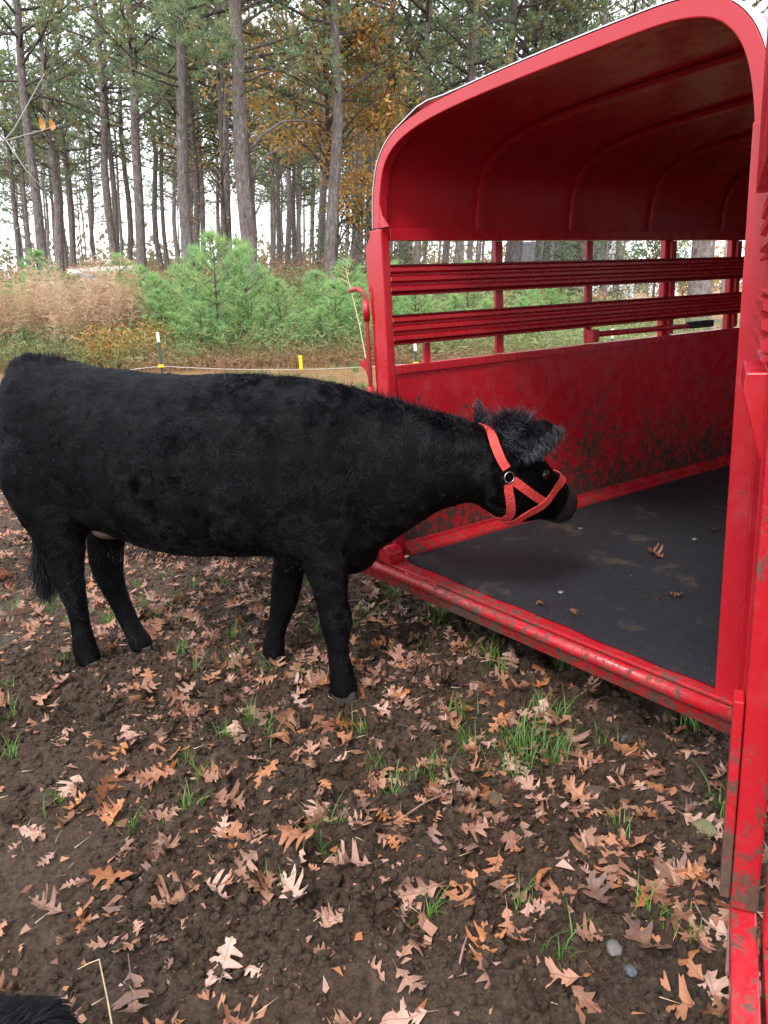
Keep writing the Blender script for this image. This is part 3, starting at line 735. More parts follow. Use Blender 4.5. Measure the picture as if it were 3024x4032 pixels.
for k in range(26):                                            # neck crest and withers
    s_ = -0.25 + k * 0.041; zt = np.interp(s_, [t[0] for t in TRK], [t[2] for t in TRK])
    TF.append(tuft((s_, -0.01, zt - 0.012), (0.022, 0.03, 0.006), np.array([-0.45, -0.15, 0.85]), 0.036 + 0.012 * random.random(), 150, 0.5, 0.45, 0.5, 5))
for k in range(10):                                            # tail head
    s_ = -1.32 + k * 0.030; zt = np.interp(s_, [t[0] for t in TRK], [t[2] for t in TRK])
    TF.append(tuft((s_, -0.01, zt - 0.01), (0.02, 0.03, 0.008), np.array([-0.8, -0.1, 0.65]), 0.048, 260, 0.6, 0.5, 0.8, 6))
for k in range(8):
    TF.append(tuft((-1.41 - 0.003 * k, 0.10, 0.60 - 0.028 * k), (0.012, 0.012, 0.01), np.array([-0.05, 0, -1.0]), 0.20, 300, 0.45, 0.14, 0.4, 9))
for k in range(8):                                            # elbow and belly fringe
    TF.append(tuft((0.02 - 0.11 * k, -0.10, 0.600), (0.05, 0.05, 0.006), np.array([-0.5, -0.1, -0.8]), 0.026, 140, 0.4, 0.3, 0.4, 8))
hp = np.concatenate([t[0] for t in TF[:18]]); hr = np.concatenate([t[1] for t in TF[:18]])
FUR2 = mat_hair('long_black_fur', (0.003, 0.003, 0.004), (0.026, 0.026, 0.034), 0.42)
tag(hair_obj('forelock_and_ear_hair', hp, hr, FUR2, COW), kind='stuff')
tag(hair_obj('crest_and_tail_hair', np.concatenate([t[0] for t in TF[18:]]), np.concatenate([t[1] for t in TF[18:]]), FUR, COW), kind='stuff')
HOOF = mat_simple('hoof_horn', (0.030, 0.022, 0.017), 0.7, 0, .4, 60, .5)
for (s_, n__) in ((-1.045, -0.115), (-0.885, 0.08), (0.232, -0.13), (-0.218, 0.12)):
    m = MB()
    for e in (-1, 1):
        ring0 = [(s_ + 0.014 + 0.064 * math.cos(a), n__ + e * 0.024 + 0.022 * math.sin(a), -0.05) for a in np.linspace(0, 2 * PI, 12, endpoint=False)]
        ring1 = [(s_ + 0.0 + 0.054 * math.cos(a), n__ + e * 0.022 + 0.023 * math.sin(a), 0.060) for a in np.linspace(0, 2 * PI, 12, endpoint=False)]
        m.add(ring0 + ring1, [tuple(range(12))[::-1], tuple(range(12, 24))] + [(i, (i + 1) % 12, 12 + (i + 1) % 12, 12 + i) for i in range(12)])
    m.build('hoof', HOOF, COW, smooth=False, bevel=0.004)
EYE = mat_simple('dark_eye', (0.01, 0.007, 0.006), 0.08)
for w in (-1, 1):
    m = MB(); c = toC(hw_(0.15, -0.045, w * 0.100)); r_ = 0.021
    loft(m, [(c + Vector((r_ * math.cos(a), 0, 0)), Vector((0, r_ * math.sin(a) + 1e-4, 0)), Vector((0, 0, r_ * math.sin(a) + 1e-4)), Vector((0, 0, r_ * math.sin(a) + 1e-4)), 2) for a in np.linspace(0, PI, 9)], 14)
    m.build('eye', EYE, COW, smooth=True)
NOSE = mat_simple('wet_black_nose', (0.012, 0.011, 0.011), 0.3)
for w in (-1, 1):
    m = MB(); c = toC(hw_(0.440, -0.045, w * 0.030))
    loft(m, [(c + dirC(hv) * (0.007 * math.cos(a)), dirC(side) * (0.012 * math.sin(a) + 1e-4), dirC(dv) * (0.008 * math.sin(a) + 1e-4), dirC(dv) * (0.008 * math.sin(a) + 1e-4), 2) for a in np.linspace(PI, 0, 7)], 10)
    m.build('nostril', NOSE, COW, smooth=True)
m = MB(); loft(m, [(Vector((-0.88 + 0.075 * math.cos(a), -0.04, 0.684 - 0.02 * math.cos(a))), Vector((0, 0.10 * math.sin(a) + 1e-4, 0)), Vector((0, 0, 0.04 * math.sin(a) + 1e-4)), Vector((0, 0, 0.040 * math.sin(a) + 1e-4)), 2) for a in np.linspace(PI, 0, 11)], 20)
m.build('udder', mat_simple('brown_udder_skin', (0.075, 0.042, 0.032), 0.6), COW, smooth=True)

# halter: straps ride on the head surface
from mathutils.bvhtree import BVHTree
bvh = BVHTree.FromPolygons([tuple(v) for v in co], [tuple(int(i) for i in t) for t in tri])
HAL = empty('halter', parent=COW); HAL['label'] = 'coral red webbing halter'
WEB = mat_simple('coral_webbing', (0.62, 0.055, 0.045), 0.85, 0, 0.3, 90, 0.6)
def strap(pts, width=0.034, off=0.008, thick=0.0035):
    """pts: points near the head surface (cow frame); snapped to the surface"""
    P_ = interp([tuple(p) for p in pts], 6); W_ = []
    for p in P_:
        q, nrm, i_, _ = bvh.find_nearest(Vector(p)); W_.append((q + nrm * off, nrm))
    m = MB(); vs = []; n = len(W_)
    for i in range(n):
        t = (W_[min(i + 1, n - 1)][0] - W_[max(i - 1, 0)][0]).normalized()
        nn = sum((W_[j][1] for j in range(max(0, i - 2), min(n, i + 3))), Vector()).normalized()
        sd_ = t.cross(nn).normalized() * width / 2; c = W_[i][0]
        vs += [c - sd_, c + sd_, c + sd_ + nn * thick, c - sd_ + nn * thick]
    fs = [(4 * i + j, 4 * i + (j + 1) % 4, 4 * i + 4 + (j + 1) % 4, 4 * i + 4 + j) for i in range(n - 1) for j in range(4)]
    fs += [(3, 2, 1, 0), (4 * n - 4, 4 * n - 3, 4 * n - 2, 4 * n - 1)]
    m.add(vs, fs); o_ = m.build('strap', WEB, HAL); return o_, W_
RG = (0.905, -0.062, 0.955)
def hl(a, d, w): return tuple(toC(hw_(a, d, w)))
strap([hl(-0.07, 0.06, -0.09), (0.79, 0.083, 1.118), (0.832, 0.005, 1.097), (0.874, -0.064, 1.033), (0.898, -0.064, 0.985)])
strap([(0.903, -0.060, 0.930), (0.903, -0.054, 0.901), (0.903, -0.002, 0.807), hl(0.13, -0.25, 0.0), hl(0.12, -0.22, -0.07), hl(0.05, -0.13, -0.115)])
strap([(0.920, -0.050, 0.940), (0.953, -0.010, 0.900), (0.98, 0.04, 0.862), (1.008, 0.097, 0.824)], off=0.009)
strap([hl(0.31, 0.0, -0.04), hl(0.305, 0.01, 0.0), hl(0.30, 0.0, 0.04), (1.052, 0.16, 0.865), (1.008, 0.099, 0.822), (0.950, 0.035, 0.795), hl(0.16, -0.25, 0.0)], off=0.012)
strap([hl(0.31, 0.0, -0.04), hl(0.27, -0.06, -0.08), hl(0.22, -0.14, -0.085), hl(0.16, -0.25, 0.0)], off=0.012)
q, nrm, _, _ = bvh.find_nearest(Vector(RG))
t1 = nrm.orthogonal().normalized(); t2 = nrm.cross(t1)
MB().tube([tuple(q + nrm * 0.014 + (t1 * math.cos(a) + t2 * math.sin(a)) * 0.020) for a in np.linspace(0, 2 * PI, 25)], 0.0023, 8).build('ring', STEEL, HAL, smooth=True)

# ------------------------------------------------------------------ second black animal, only its furry back shows at the lower left corner
AN = empty('black_dog', (-0.93, 0.97, 0), R(191)); tag(AN, 'black furry animal back just inside the lower left corner', 'animal')
m = MB()
def aloft(m, rows):
    loft(m, [(Vector((s, 0, z)), Vector((0, w, 0)), Vector((0, 0, h1)), Vector((0, 0, h2)), 2.1) for s, z, w, h1, h2 in rows], 22)
aloft(m, [(-0.36, 0.36, .03, .05, .06), (-0.32, 0.37, .09, .09, .10), (-0.2, 0.38, .115, .10, .12), (0.0, 0.38, .12, .105, .14), (0.18, 0.39, .12, .11, .15), (0.29, 0.40, .09, .10, .12), (0.36, 0.42, .06, .07, .07)])
aloft(m, [(0.28, 0.44, .06, .06, .08), (0.36, 0.47, .07, .06, .07), (0.44, 0.48, .075, .06, .06), (0.50, 0.46, .05, .04, .04), (0.57, 0.44, .035, .03, .03), (0.61, 0.44, .02, .02, .02)])
for (s_, n__) in ((-0.27, 0.07), (-0.27, -0.07), (0.22, 0.07), (0.22, -0.07)):
    m.tube([(s_, n__, 0.34), (s_ - 0.02, n__, 0.2), (s_, n__, 0.06), (s_ + 0.02, n__, 0.0)], [0.065, 0.035, 0.024, 0.032], 12)
m.tube([(-0.33, 0, 0.42), (-0.37, 0, 0.36), (-0.37, 0, 0.26), (-0.36, 0, 0.16)], [0.03, 0.026, 0.024, 0.012], 10)
for e in (-1, 1): m.tube([(0.42, e * 0.05, 0.53), (0.43, e * 0.075, 0.55), (0.45, e * 0.10, 0.49)], [0.02, 0.026, 0.01], 8)
raw = m.mesh('raw', None); tmp = link('tmp', raw)
rm = tmp.modifiers.new('r', 'REMESH'); rm.mode = 'VOXEL'; rm.voxel_size = 0.010
sm = tmp.modifiers.new('s', 'SMOOTH'); sm.iterations = 6; sm.factor = 0.6
bpy.context.view_layer.update(); dg = bpy.context.evaluated_depsgraph_get()
am = bpy.data.meshes.new_from_object(tmp.evaluated_get(dg)); bpy.data.objects.remove(tmp)
am.materials.clear(); am.materials.append(SKIN); am.polygons.foreach_set('use_smooth', np.ones(len(am.polygons), dtype=bool))
link('body', am, AN)
aco, atri, ano = mesh_arrays(am)
N = 42000; P, Nn = sample(aco, atri, ano, N, lambda c: np.where(c[:, 2] > 0.3, 1.5, 0.4))
fl_ = np.array([-1, 0, -0.5]) + np.stack([vnoise(P[:, 0] * 12, P[:, 2] * 12, P[:, 1] * 12, s=110 + i) for i in range(3)], 1) * 0.9 + rng.normal(0, .2, (N, 3))
T = norm(fl_ - Nn * (fl_ * Nn).sum(1, keepdims=True)); L = (0.035 * rng.uniform(.5, 1.2, N) * np.where(P[:, 2] < 0.2, 0.4, 1))[:, None] / 3
p0 = P; p1 = p0 + norm(T + Nn * 0.9) * L; p2 = p1 + norm(T + Nn * 0.4) * L; p3 = p2 + T * L
r0 = rng.uniform(.0004, .0008, N)
tag(hair_obj('coat', np.stack([p0, p1, p2, p3], 1), np.stack([r0, r0, r0 * .6, r0 * .15], 1), FUR, AN), kind='stuff')

# ------------------------------------------------------------------ camera frustum test (which leaves show largest)
Mi = np.array(M).T
def project(P):
    c = (Mi @ (np.asarray(P, float) - np.array([0, 0, CAMH])).T).T
    zz = np.maximum(c[:, 2], 1e-3)
    return 1512 + 3048 * c[:, 0] / zz, 2016 + 3048 * c[:, 1] / zz, c[:, 2]
def seen(P, mg=60):
    x, y, z = project(P); return (z > 0.1) & (x > -mg) & (x < 3024 + mg) & (y > -mg) & (y < 4032 + mg)
def to_trailer(x, y):
    a = R(34.751 - 90); dx, dy = x - 1.0222, y - 2.1950
    return dx * math.cos(a) + dy * math.sin(a), -dx * math.sin(a) + dy * math.cos(a)   # local x (=-v), local y (=u)

# ------------------------------------------------------------------ soil clods: nobody could count them
def clods(N, name):
    phi = (1 + 5 ** 0.5) / 2
    iv = np.array([(-1, phi, 0), (1, phi, 0), (-1, -phi, 0), (1, -phi, 0), (0, -1, phi), (0, 1, phi), (0, -1, -phi), (0, 1, -phi), (phi, 0, -1), (phi, 0, 1), (-phi, 0, -1), (-phi, 0, 1)], float)
    iv /= np.linalg.norm(iv[0])
    fi = np.array([(0, 11, 5), (0, 5, 1), (0, 1, 7), (0, 7, 10), (0, 10, 11), (1, 5, 9), (5, 11, 4), (11, 10, 2), (10, 7, 6), (7, 1, 8), (3, 9, 4), (3, 4, 2), (3, 2, 6), (3, 6, 8), (3, 8, 9), (4, 9, 5), (2, 4, 11), (6, 2, 10), (8, 6, 7), (9, 8, 1)])
    d = 1.1 + 5.2 * rng.random(N) ** 0.9; az = R(1) * (-33 + 62 * rng.random(N))
    x, y = d * np.sin(az), d * np.cos(az)
    keep = (0.45 + 1.1 * vnoise(x * 1.1, y * 1.1, s=9) + 0.5 * vnoise(x * 4, y * 4, s=12)) > rng.random(N) * 0.6 - 0.25
    x, y = x[keep], y[keep]; n = len(x)
    r = 0.0032 + 0.013 * rng.random(n) ** 5 + 0.0045 * rng.random(n)
    z = ground_h(x, y) + r * 0.25
    V = iv[None] * (1 + rng.uniform(-0.52, 0.45, (n, 12, 1))) * r[:, None, None] * rng.uniform(0.7, 1.25, (n, 1, 3)) * np.array([1, 1, .8])
    V = V + np.stack([x, y, z], 1)[:, None, :]
    Fc = fi[None] + (np.arange(n) * 12)[:, None, None]
    o = link(name, mesh_np(name, V.reshape(-1, 3), Fc.reshape(-1, 3), GM, False)); tag(o, kind='stuff'); return o
clods(52000, 'soil_clods')

# ------------------------------------------------------------------ oak leaves
OUT = [[(.10, .012), (.15, .05), (.24, .15), (.30, .19), (.31, .12), (.38, .14), (.35, .055), (.41, .05), (.47, .14), (.55, .27), (.60, .34), (.585, .24), (.66, .27), (.64, .19), (.60, .09), (.66, .07), (.72, .15), (.80, .23), (.785, .13), (.79, .06), (.86, .08), (.92, .11), (.91, .04)],
       [(.08, .012), (.16, .06), (.22, .12), (.27, .13), (.29, .05), (.36, .06), (.42, .20), (.47, .29), (.49, .25), (.53, .27), (.52, .10), (.57, .06), (.64, .10), (.71, .25), (.77, .30), (.76, .20), (.81, .20), (.77, .08), (.82, .05), (.88, .10), (.95, .10), (.94, .03)],
       [(.06, .02), (.14, .09), (.20, .11), (.22, .07), (.28, .09), (.33, .20), (.38, .24), (.40, .16), (.42, .08), (.48, .10), (.55, .27), (.62, .33), (.63, .22), (.64, .09), (.69, .09), (.76, .21), (.82, .24), (.82, .12), (.85, .05), (.90, .08), (.96, .07), (.95, .025)]]
def leaf_shape(seed, L=0.13, Wd=0.5, lobes=4, curl=1.0, mid=True):
    r_ = random.Random(seed); half = []
    for sd_ in (-1, 1):
        o_ = r_.choice(OUT); sh = r_.uniform(-.03, .03); wk = Wd * r_.uniform(.8, 1.15)
        half.append([(min(.97, max(.03, t + sh * math.sin(PI * t) + r_.gauss(0, .008))), max(.01, w * wk * r_.uniform(.85, 1.15))) for t, w in o_])
    V = []; F = []; UV = []
    bend = r_.uniform(-1.3, 1.3) * curl; cup = r_.uniform(-.5, 1.0) * curl; tw = r_.uniform(-.8, .8) * curl; ph = r_.uniform(0, 6); roll = r_.uniform(.1, .75) * curl * r_.choice([1, 1, -1])
    mb_ = r_.uniform(-.12, .12)
    def put(t, w):
        UV.append((t, w + 0.5)); y = (t - .5) * L; x = (w + mb_ * (t - .5) ** 2 * 2) * L; aw = abs(w)
        z = cup * aw * aw * L * 1.8 + bend * (t - .5) ** 2 * L * .9 + tw * w * (t - .5) * L * 1.2
        z += L * curl * (.035 * math.sin(ph + t * 11 + w * 8) + .05 * aw * 3 * math.sin(ph * 2 + t * 17))
        if aw > .12: z += roll * (aw - .12) ** 1.4 * L * 2.0; x *= 1 - .5 * abs(roll) * (aw - .12)
        V.append((x, y * (1 - .10 * abs(bend) * abs(t - .5)), z)); return len(V) - 1
    tip = put(1.0, 0.0)
    for sgi, pts in zip((-1, 1), half):
        prev = None; ml = [min(max(t - .35 * w, .03), .975) for t, w in pts]
        for i in range(1, len(ml)): ml[i] = max(ml[i], ml[i - 1] + .003)
        for (t, w), tm in zip(pts, ml):
            row = [put(tm, 0.0)] + ([put(tm + (t - tm) * .5, sgi * w * .5)] if mid else []) + [put(t, sgi * w)]
            if prev:
                for q in range(len(row) - 1):
                    f_ = (prev[q], prev[q + 1], row[q + 1], row[q]); F.append(f_ if sgi > 0 else f_[::-1])
            prev = row
        for q in range(len(prev) - 1):
            f_ = (prev[q], prev[q + 1], tip); F.append(f_ if sgi > 0 else f_[::-1])
    a = put(.10, -.008); c = put(.10, .008); d_ = put(-.10, .004); e_ = put(-.10, -.004)
    F.append((a, c, d_, e_))
    return V, F, UV
def mat_leaf():
    n = NM('dry_oak_leaf')
    oi = n.n('ShaderNodeObjectInfo'); at = n.n('ShaderNodeAttribute', attribute_name='rnd')
    sc = n.n('ShaderNodeSeparateColor'); n.l(oi.outputs['Color'], sc.inputs[0])
    rnd = n.math('FRACT', n.math('ADD', sc.outputs[0], at.outputs['Fac']))
    base = n.ramp(rnd, [(0.0, (0.17, 0.075, 0.042)), (0.16, (0.40, 0.225, 0.165)), (0.30, (0.44, 0.155, 0.045)), (0.42, (0.42, 0.24, 0.19)), (0.54, (0.15, 0.060, 0.032)), (0.66, (0.55, 0.37, 0.31)), (0.78, (0.33, 0.12, 0.05)), (0.90, (0.20, 0.12, 0.10)), (1.0, (0.09, 0.058, 0.052))])
    uv = n.n('ShaderNodeUVMap'); uv.uv_map = 'leaf'
    sp = n.n('ShaderNodeSeparateXYZ'); n.l(uv.outputs[0], sp.inputs[0])
    w = n.math('ABSOLUTE', n.math('SUBTRACT', sp.outputs['Y'], 0.5))
    rib = n.ramp(w, [(0.006, 1.0), (0.016, 0.0)])
    k = n.math('FRACT', n.math('MULTIPLY', n.math('SUBTRACT', sp.outputs['X'], n.math('MULTIPLY', w, 0.8)), 7.5))
    k = n.math('ABSOLUTE', n.math('SUBTRACT', k, 0.5))
    vein = n.ramp(k, [(0.03, 0.6), (0.07, 0.0)])
    v = n.math('MAXIMUM', rib, vein)
    g_ = n.n('ShaderNodeNewGeometry')
    nz = n.noise(g_.outputs['Position'], 45, 5, 0.65)
    col = n.mix(n.ramp(nz, [(0.35, 0.0), (0.7, 1.0)]), base, n.mix(0.5, base, (0.32, 0.13, 0.045)))
    col = n.mix(n.ramp(n.noise(g_.outputs['Position'], 120, 3), [(0.66, 0.0), (0.73, 0.6)]), col, (0.05, 0.028, 0.018))
    col = n.mix(n.math('MULTIPLY', v, 0.45), col, (0.11, 0.045, 0.035))
    nor = n.bump(n.math('ADD', n.math('MULTIPLY', v, -0.5), nz), 0.4, 0.003)
    return n.pbsdf(col, 0.5, 0, nor, spec=0.4, trans=0.16)
LEAF = mat_leaf()
variants = []; coarse = []
for k in range(18):
    _w, _c = random.uniform(0.95, 1.35), random.uniform(0.35, 1.15)
    variants.append(leaf_shape(100 + k, 0.14, _w, 0, _c)); coarse.append(leaf_shape(100 + k, 0.14, _w, 0, _c, False))
lmesh = []
for (V_, F_, U_) in variants:
    me = bpy.data.meshes.new('oak_leaf'); me.from_pydata(V_, [], F_)
    uvl = me.uv_layers.new(name='leaf')
    li = np.empty(len(me.loops), np.int32); me.loops.foreach_get('vertex_index', li)
    uvl.data.foreach_set('uv', np.array(U_, np.float32)[li].ravel())
    me.materials.append(LEAF); me.polygons.foreach_set('use_smooth', [True] * len(me.polygons)); lmesh.append(me)
# positions
HERO = [(-0.665, 1.49, 1.25, 200), (-0.293, 1.713, .9, 40), (0.188, 1.56, 1.05, -20), (0.343, 1.482, 1.1, 75), (0.108, 2.972, 1.2, 170), (-0.299, 1.915, 1.0, 60), (-1.285, 2.729, 1.1, 120), (0.621, 1.401, 1.1, 80),
        (0.588, 1.554, 1.15, 35), (-0.02, 1.40, 1.0, 90), (-0.635, 1.795, 1.1, 100), (-0.999, 1.804, .8, 70), (-0.856, 1.919, 1.0, 95), (-0.537, 2.739, 1, 30), (0.471, 2.74, 1.1, 85), (0.503, 1.68, .9, 10), (0.406, 1.737, 1.1, 95), (-0.787, 3.073, .9, 140), (0.652, 1.919, 1.0, 100), (0.16, 1.93, 1.1, 75), (0.26, 1.86, 1.1, 160), (-0.22, 1.68, 1.3, 110), (0.09, 2.02, 1.1, 15)]
def leaf_field(N):
    d = 1.15 + 8.6 * rng.random(N) ** 0.75; az = R(1) * (-34 + 66 * rng.random(N)); x, y = d * np.sin(az), d * np.cos(az)
    lx, ly = to_trailer(x, y)
    dens = 0.52 + 0.75 * vnoise(x * 1.6, y * 1.6, s=21) + 0.45 * vnoise(x * 4.5, y * 4.5, s=22)
    band = np.exp(-((ly + 0.42) / 0.42) ** 2) * ((lx > -2.2) & (lx < 0.4))       # drift along the trailer sill
    dens = dens + 0.75 * band
    dens = dens + 0.30 * np.exp(-(((x - 0.35) / 0.6) ** 2 + ((y - 2.15) / 0.5) ** 2))
    dens = dens - 0.22 * np.clip((-x - 0.3) / 0.8, 0, 1) * (y < 2.6) + 0.28 * (y > 3.6)
    dens = np.where((ly > 0.12) & (lx > -1.9) & (lx < 0.1), dens * 0.35, dens)
    keep = rng.random(N) < np.clip(dens, 0.05, 1.0)
    return x[keep], y[keep]
LX, LY = leaf_field(9800)
gb_ = np.array([all((x - hx) ** 2 + (y - hy) ** 2 > 0.006 for hx, hy in HOOVES) for x, y in zip(LX, LY)])
LX, LY = LX[gb_], LY[gb_]
items = []
for (x, y, s_, rz) in HERO: items.append((x, y, 0.012, s_, R(rz), random.uniform(-.2, .2), random.uniform(-.2, .2), random.randrange(18)))
for x, y in zip(LX, LY):
    if any((x - h[0]) ** 2 + (y - h[1]) ** 2 < 0.004 for h in HERO): continue
    steep = random.random() < 0.16
    sc_ = random.uniform(0.28, 0.85) if random.random() < .86 else random.uniform(0.85, 1.1)
    items.append((x, y, random.uniform(-0.004, 0.020) + (0.016 if steep else 0), sc_ * (1.0 if y < 4.5 else 1.12), random.uniform(0, 2 * PI), random.gauss(0, 0.9 if steep else 0.36), random.gauss(0, 0.9 if steep else 0.36), random.randrange(18)))
IX = np.array([i[0] for i in items]); IY = np.array([i[1] for i in items]); IZ = ground_h(IX, IY) + np.array([i[2] for i in items])
vis = seen(np.stack([IX, IY, IZ], 1), 30); lx_, ly_ = to_trailer(IX, IY)
vis &= ~((ly_ > 0.05) & (lx_ > -1.9) & (lx_ < 0.1))
dist = np.hypot(IX, IY); score = np.array([i[3] for i in items]) / dist * vis
order = np.argsort(-score); NL = 285
LG = 'fallen oak leaves on the churned mud'
LMARK = [('the near front hoof', -0.21, 2.92), ('the far front hoof', -0.53, 3.30), ('the near hind hoof', -1.46, 3.35), ('the far hind hoof', -1.15, 3.50), ('the dry bent stalk', -0.70, 1.44), ('the rusty rod', 0.78, 1.52),
         ('the pale grey stone', 0.507, 1.55), ('the yellowish stone', 0.885, 1.92), ('the brown earthy lump', 0.64, 2.16), ('the gate foot', 0.83, 1.45), ('the tallest grass tufts', 0.50, 2.40), ('the left grass tuft', -0.569, 2.708),
         ('the round earthy lump', 0.30, 2.17), ('the middle grass tuft', 0.106, 2.259), ('the left end of the sill', 0.05, 3.55), ('the middle of the sill', 0.50, 2.85), ('the right end of the sill', 0.95, 2.2), ('the small centre grass tuft', -0.233, 1.949), ('the black animal back', -0.75, 1.25)]
CN_ = [(.08, 'brown'), (.23, 'pinkish tan'), (.36, 'orange brown'), (.48, 'pinkish'), (.60, 'dark brown'), (.72, 'pale pink'), (.84, 'rusty brown'), (.95, 'grey brown'), (1.01, 'blackish brown')]
LM = np.array([(a, b_, 0.0) for _, a, b_ in LMARK]); LMX, LMY, _z = project(LM)
def leaf_label(x, y, s_, rv, rx, ry, i):
    px, py, _ = project(np.array([[x, y, 0.0]])); px, py = px[0], py[0]; k = int(np.argmin((LMX - px) ** 2 + (LMY - py) ** 2)); dx, dy = px - LMX[k], py - LMY[k]
    far_ = math.hypot(dx, dy); c_ = [n_ for lim, n_ in CN_ if rv < lim][0]; sz = 'small' if s_ < .5 else ('large' if s_ > .9 else 'mid sized'); pose = 'steeply tilted ' if abs(rx) + abs(ry) > .9 else ('tilted ' if abs(rx) + abs(ry) > .45 else 'flat lying ')
    dr = ('right of' if dx > 0 else 'left of') if abs(dx) > abs(dy) else ('below' if dy > 0 else 'above')
    how = 'touching distance' if far_ < 90 else ''
    if len(LMARK[k][0].split()) > 5: pose = pose.split()[0] + ' '
    return '%s %s%s oak leaf %s%s %s' % ('medium' if sz == 'mid sized' else sz, pose, c_, 'just ' if far_ < 160 else ('well ' if far_ > 420 else ''), dr, LMARK[k][0])
for rank, i in enumerate(order[:NL]):
    x, y, dz, s_, rz, rx, ry, kv = items[i]
    o = link('oak_leaf', lmesh[kv], None, (x, y, IZ[i]), (rx, ry, rz)); o.scale = (s_, s_, s_)
    hero = i < len(HERO)
    rv = random.random(); o.color = (rv, 0, 0, 1)
    tag(o, leaf_label(x, y, s_, rv, rx, ry, i), 'leaf', LG)
V_all = []; F3 = []; F4 = []; U_all = []; base = 0
tri_v = [np.array(v[0]) for v in variants]; tri_c = [np.array(v[0]) for v in coarse]; RN = []
vv, ff, uu, rr_ = [], [], [], []
for i in order[NL:]:
    if score[i] <= 0 and dist[i] > 4.5: continue
    x, y, dz, s_, rz, rx, ry, kv = items[i]
    from mathutils import Euler
    m3 = np.array(Euler((rx, ry, rz)).to_matrix()) * s_
    cr_ = dist[i] > 3.2; src = (coarse if cr_ else variants)[kv]
    P = (tri_c if cr_ else tri_v)[kv] @ m3.T + np.array([x, y, IZ[i]])
    b0 = base; base += len(P); vv.append(P); uu.append(np.array(src[2])); rr_.append(np.full(len(P), random.random()))
    for f_ in src[1]:
        ff.append(tuple(b0 + q for q in f_))
me = bpy.data.meshes.new('leaf_litter'); me.from_pydata(np.concatenate(vv).tolist(), [], ff)
uvl = me.uv_layers.new(name='leaf'); li = np.empty(len(me.loops), np.int32); me.loops.foreach_get('vertex_index', li)
uvl.data.foreach_set('uv', np.concatenate(uu).astype(np.float32)[li].ravel())
a_ = me.attributes.new('rnd', 'FLOAT', 'POINT'); a_.data.foreach_set('value', np.concatenate(rr_).astype(np.float32))
me.materials.append(LEAF); me.polygons.foreach_set('use_smooth', [True] * len(me.polygons))
tag(link('leaf_litter', me), kind='stuff')
# torn scraps of leaf trodden into the soil
N = 9000; d_ = 1.15 + 5.5 * rng.random(N) ** .85; az_ = R(1) * (-33 + 62 * rng.random(N)); x_, y_ = d_ * np.sin(az_), d_ * np.cos(az_)
kp = (0.45 + 0.6 * vnoise(x_ * 1.6, y_ * 1.6, s=21) + .3 * vnoise(x_ * 9, y_ * 9, s=23)) > rng.random(N) * .9; x_, y_ = x_[kp], y_[kp]; N = len(x_); z_ = ground_h(x_, y_) + .006
an = rng.random(N) * 6.28; ln_ = .004 + .017 * rng.random(N) ** 2; wd_ = ln_ * rng.uniform(.25, .8, N); ux, uy = np.cos(an), np.sin(an)
wd_ = wd_ * rng.uniform(.5, 1.3, N); jj = rng.normal(0, 1, (N, 4, 3)) * (ln_ * .38)[:, None, None] * np.array([1, 1, .35])
P_ = (np.stack([np.stack([x_ - ux * ln_, y_ - uy * ln_, z_ + rng.uniform(-.004, .008, N)], 1), np.stack([x_ + uy * wd_, y_ - ux * wd_, z_ + rng.uniform(-.002, .006, N)], 1), np.stack([x_ + ux * ln_, y_ + uy * ln_, z_ + rng.uniform(-.003, .010, N)], 1), np.stack([x_ - uy * wd_, y_ + ux * wd_, z_ + rng.uniform(-.002, .006, N)], 1)], 1) + jj).reshape(-1, 3)
me = mesh_np('leaf_scraps', P_, np.arange(4 * N).reshape(-1, 4), LEAF); a_ = me.attributes.new('rnd', 'FLOAT', 'POINT'); a_.data.foreach_set('value', np.repeat(rng.random(N), 4).astype(np.float32))
uvl = me.uv_layers.new(name='leaf'); uvl.data.foreach_set('uv', np.tile(np.array([[.1, .3]], np.float32), (len(me.loops), 1)).ravel()); tag(link('leaf_scraps', me), kind='stuff')
# leaves lying on the mat
for (x, y, s_, rz, lab) in [(1.248, 3.40, .75, 30, 'curled brown oak leaf standing up on the middle of the black mat'), (1.157, 2.908, .5, 80, 'small orange leaf scrap lying on the black mat beside crumbs of soil'),
                            (0.713, 2.777, .4, 10, 'small dark leaf scrap on the mat close to the sill'), (1.66, 3.72, .7, 120, 'tan leaf lying at the far right of the black mat by the red post'), (0.604, 2.898, .42, 200, 'brown leaf fragment in the stained patch at the front of the mat')]:
    o = link('oak_leaf', lmesh[random.randrange(18)], None, (x, y, FZ + 0.022), (0.2, 0.1, R(rz))); o.scale = (s_,) * 3; tag(o, lab, 'leaf')
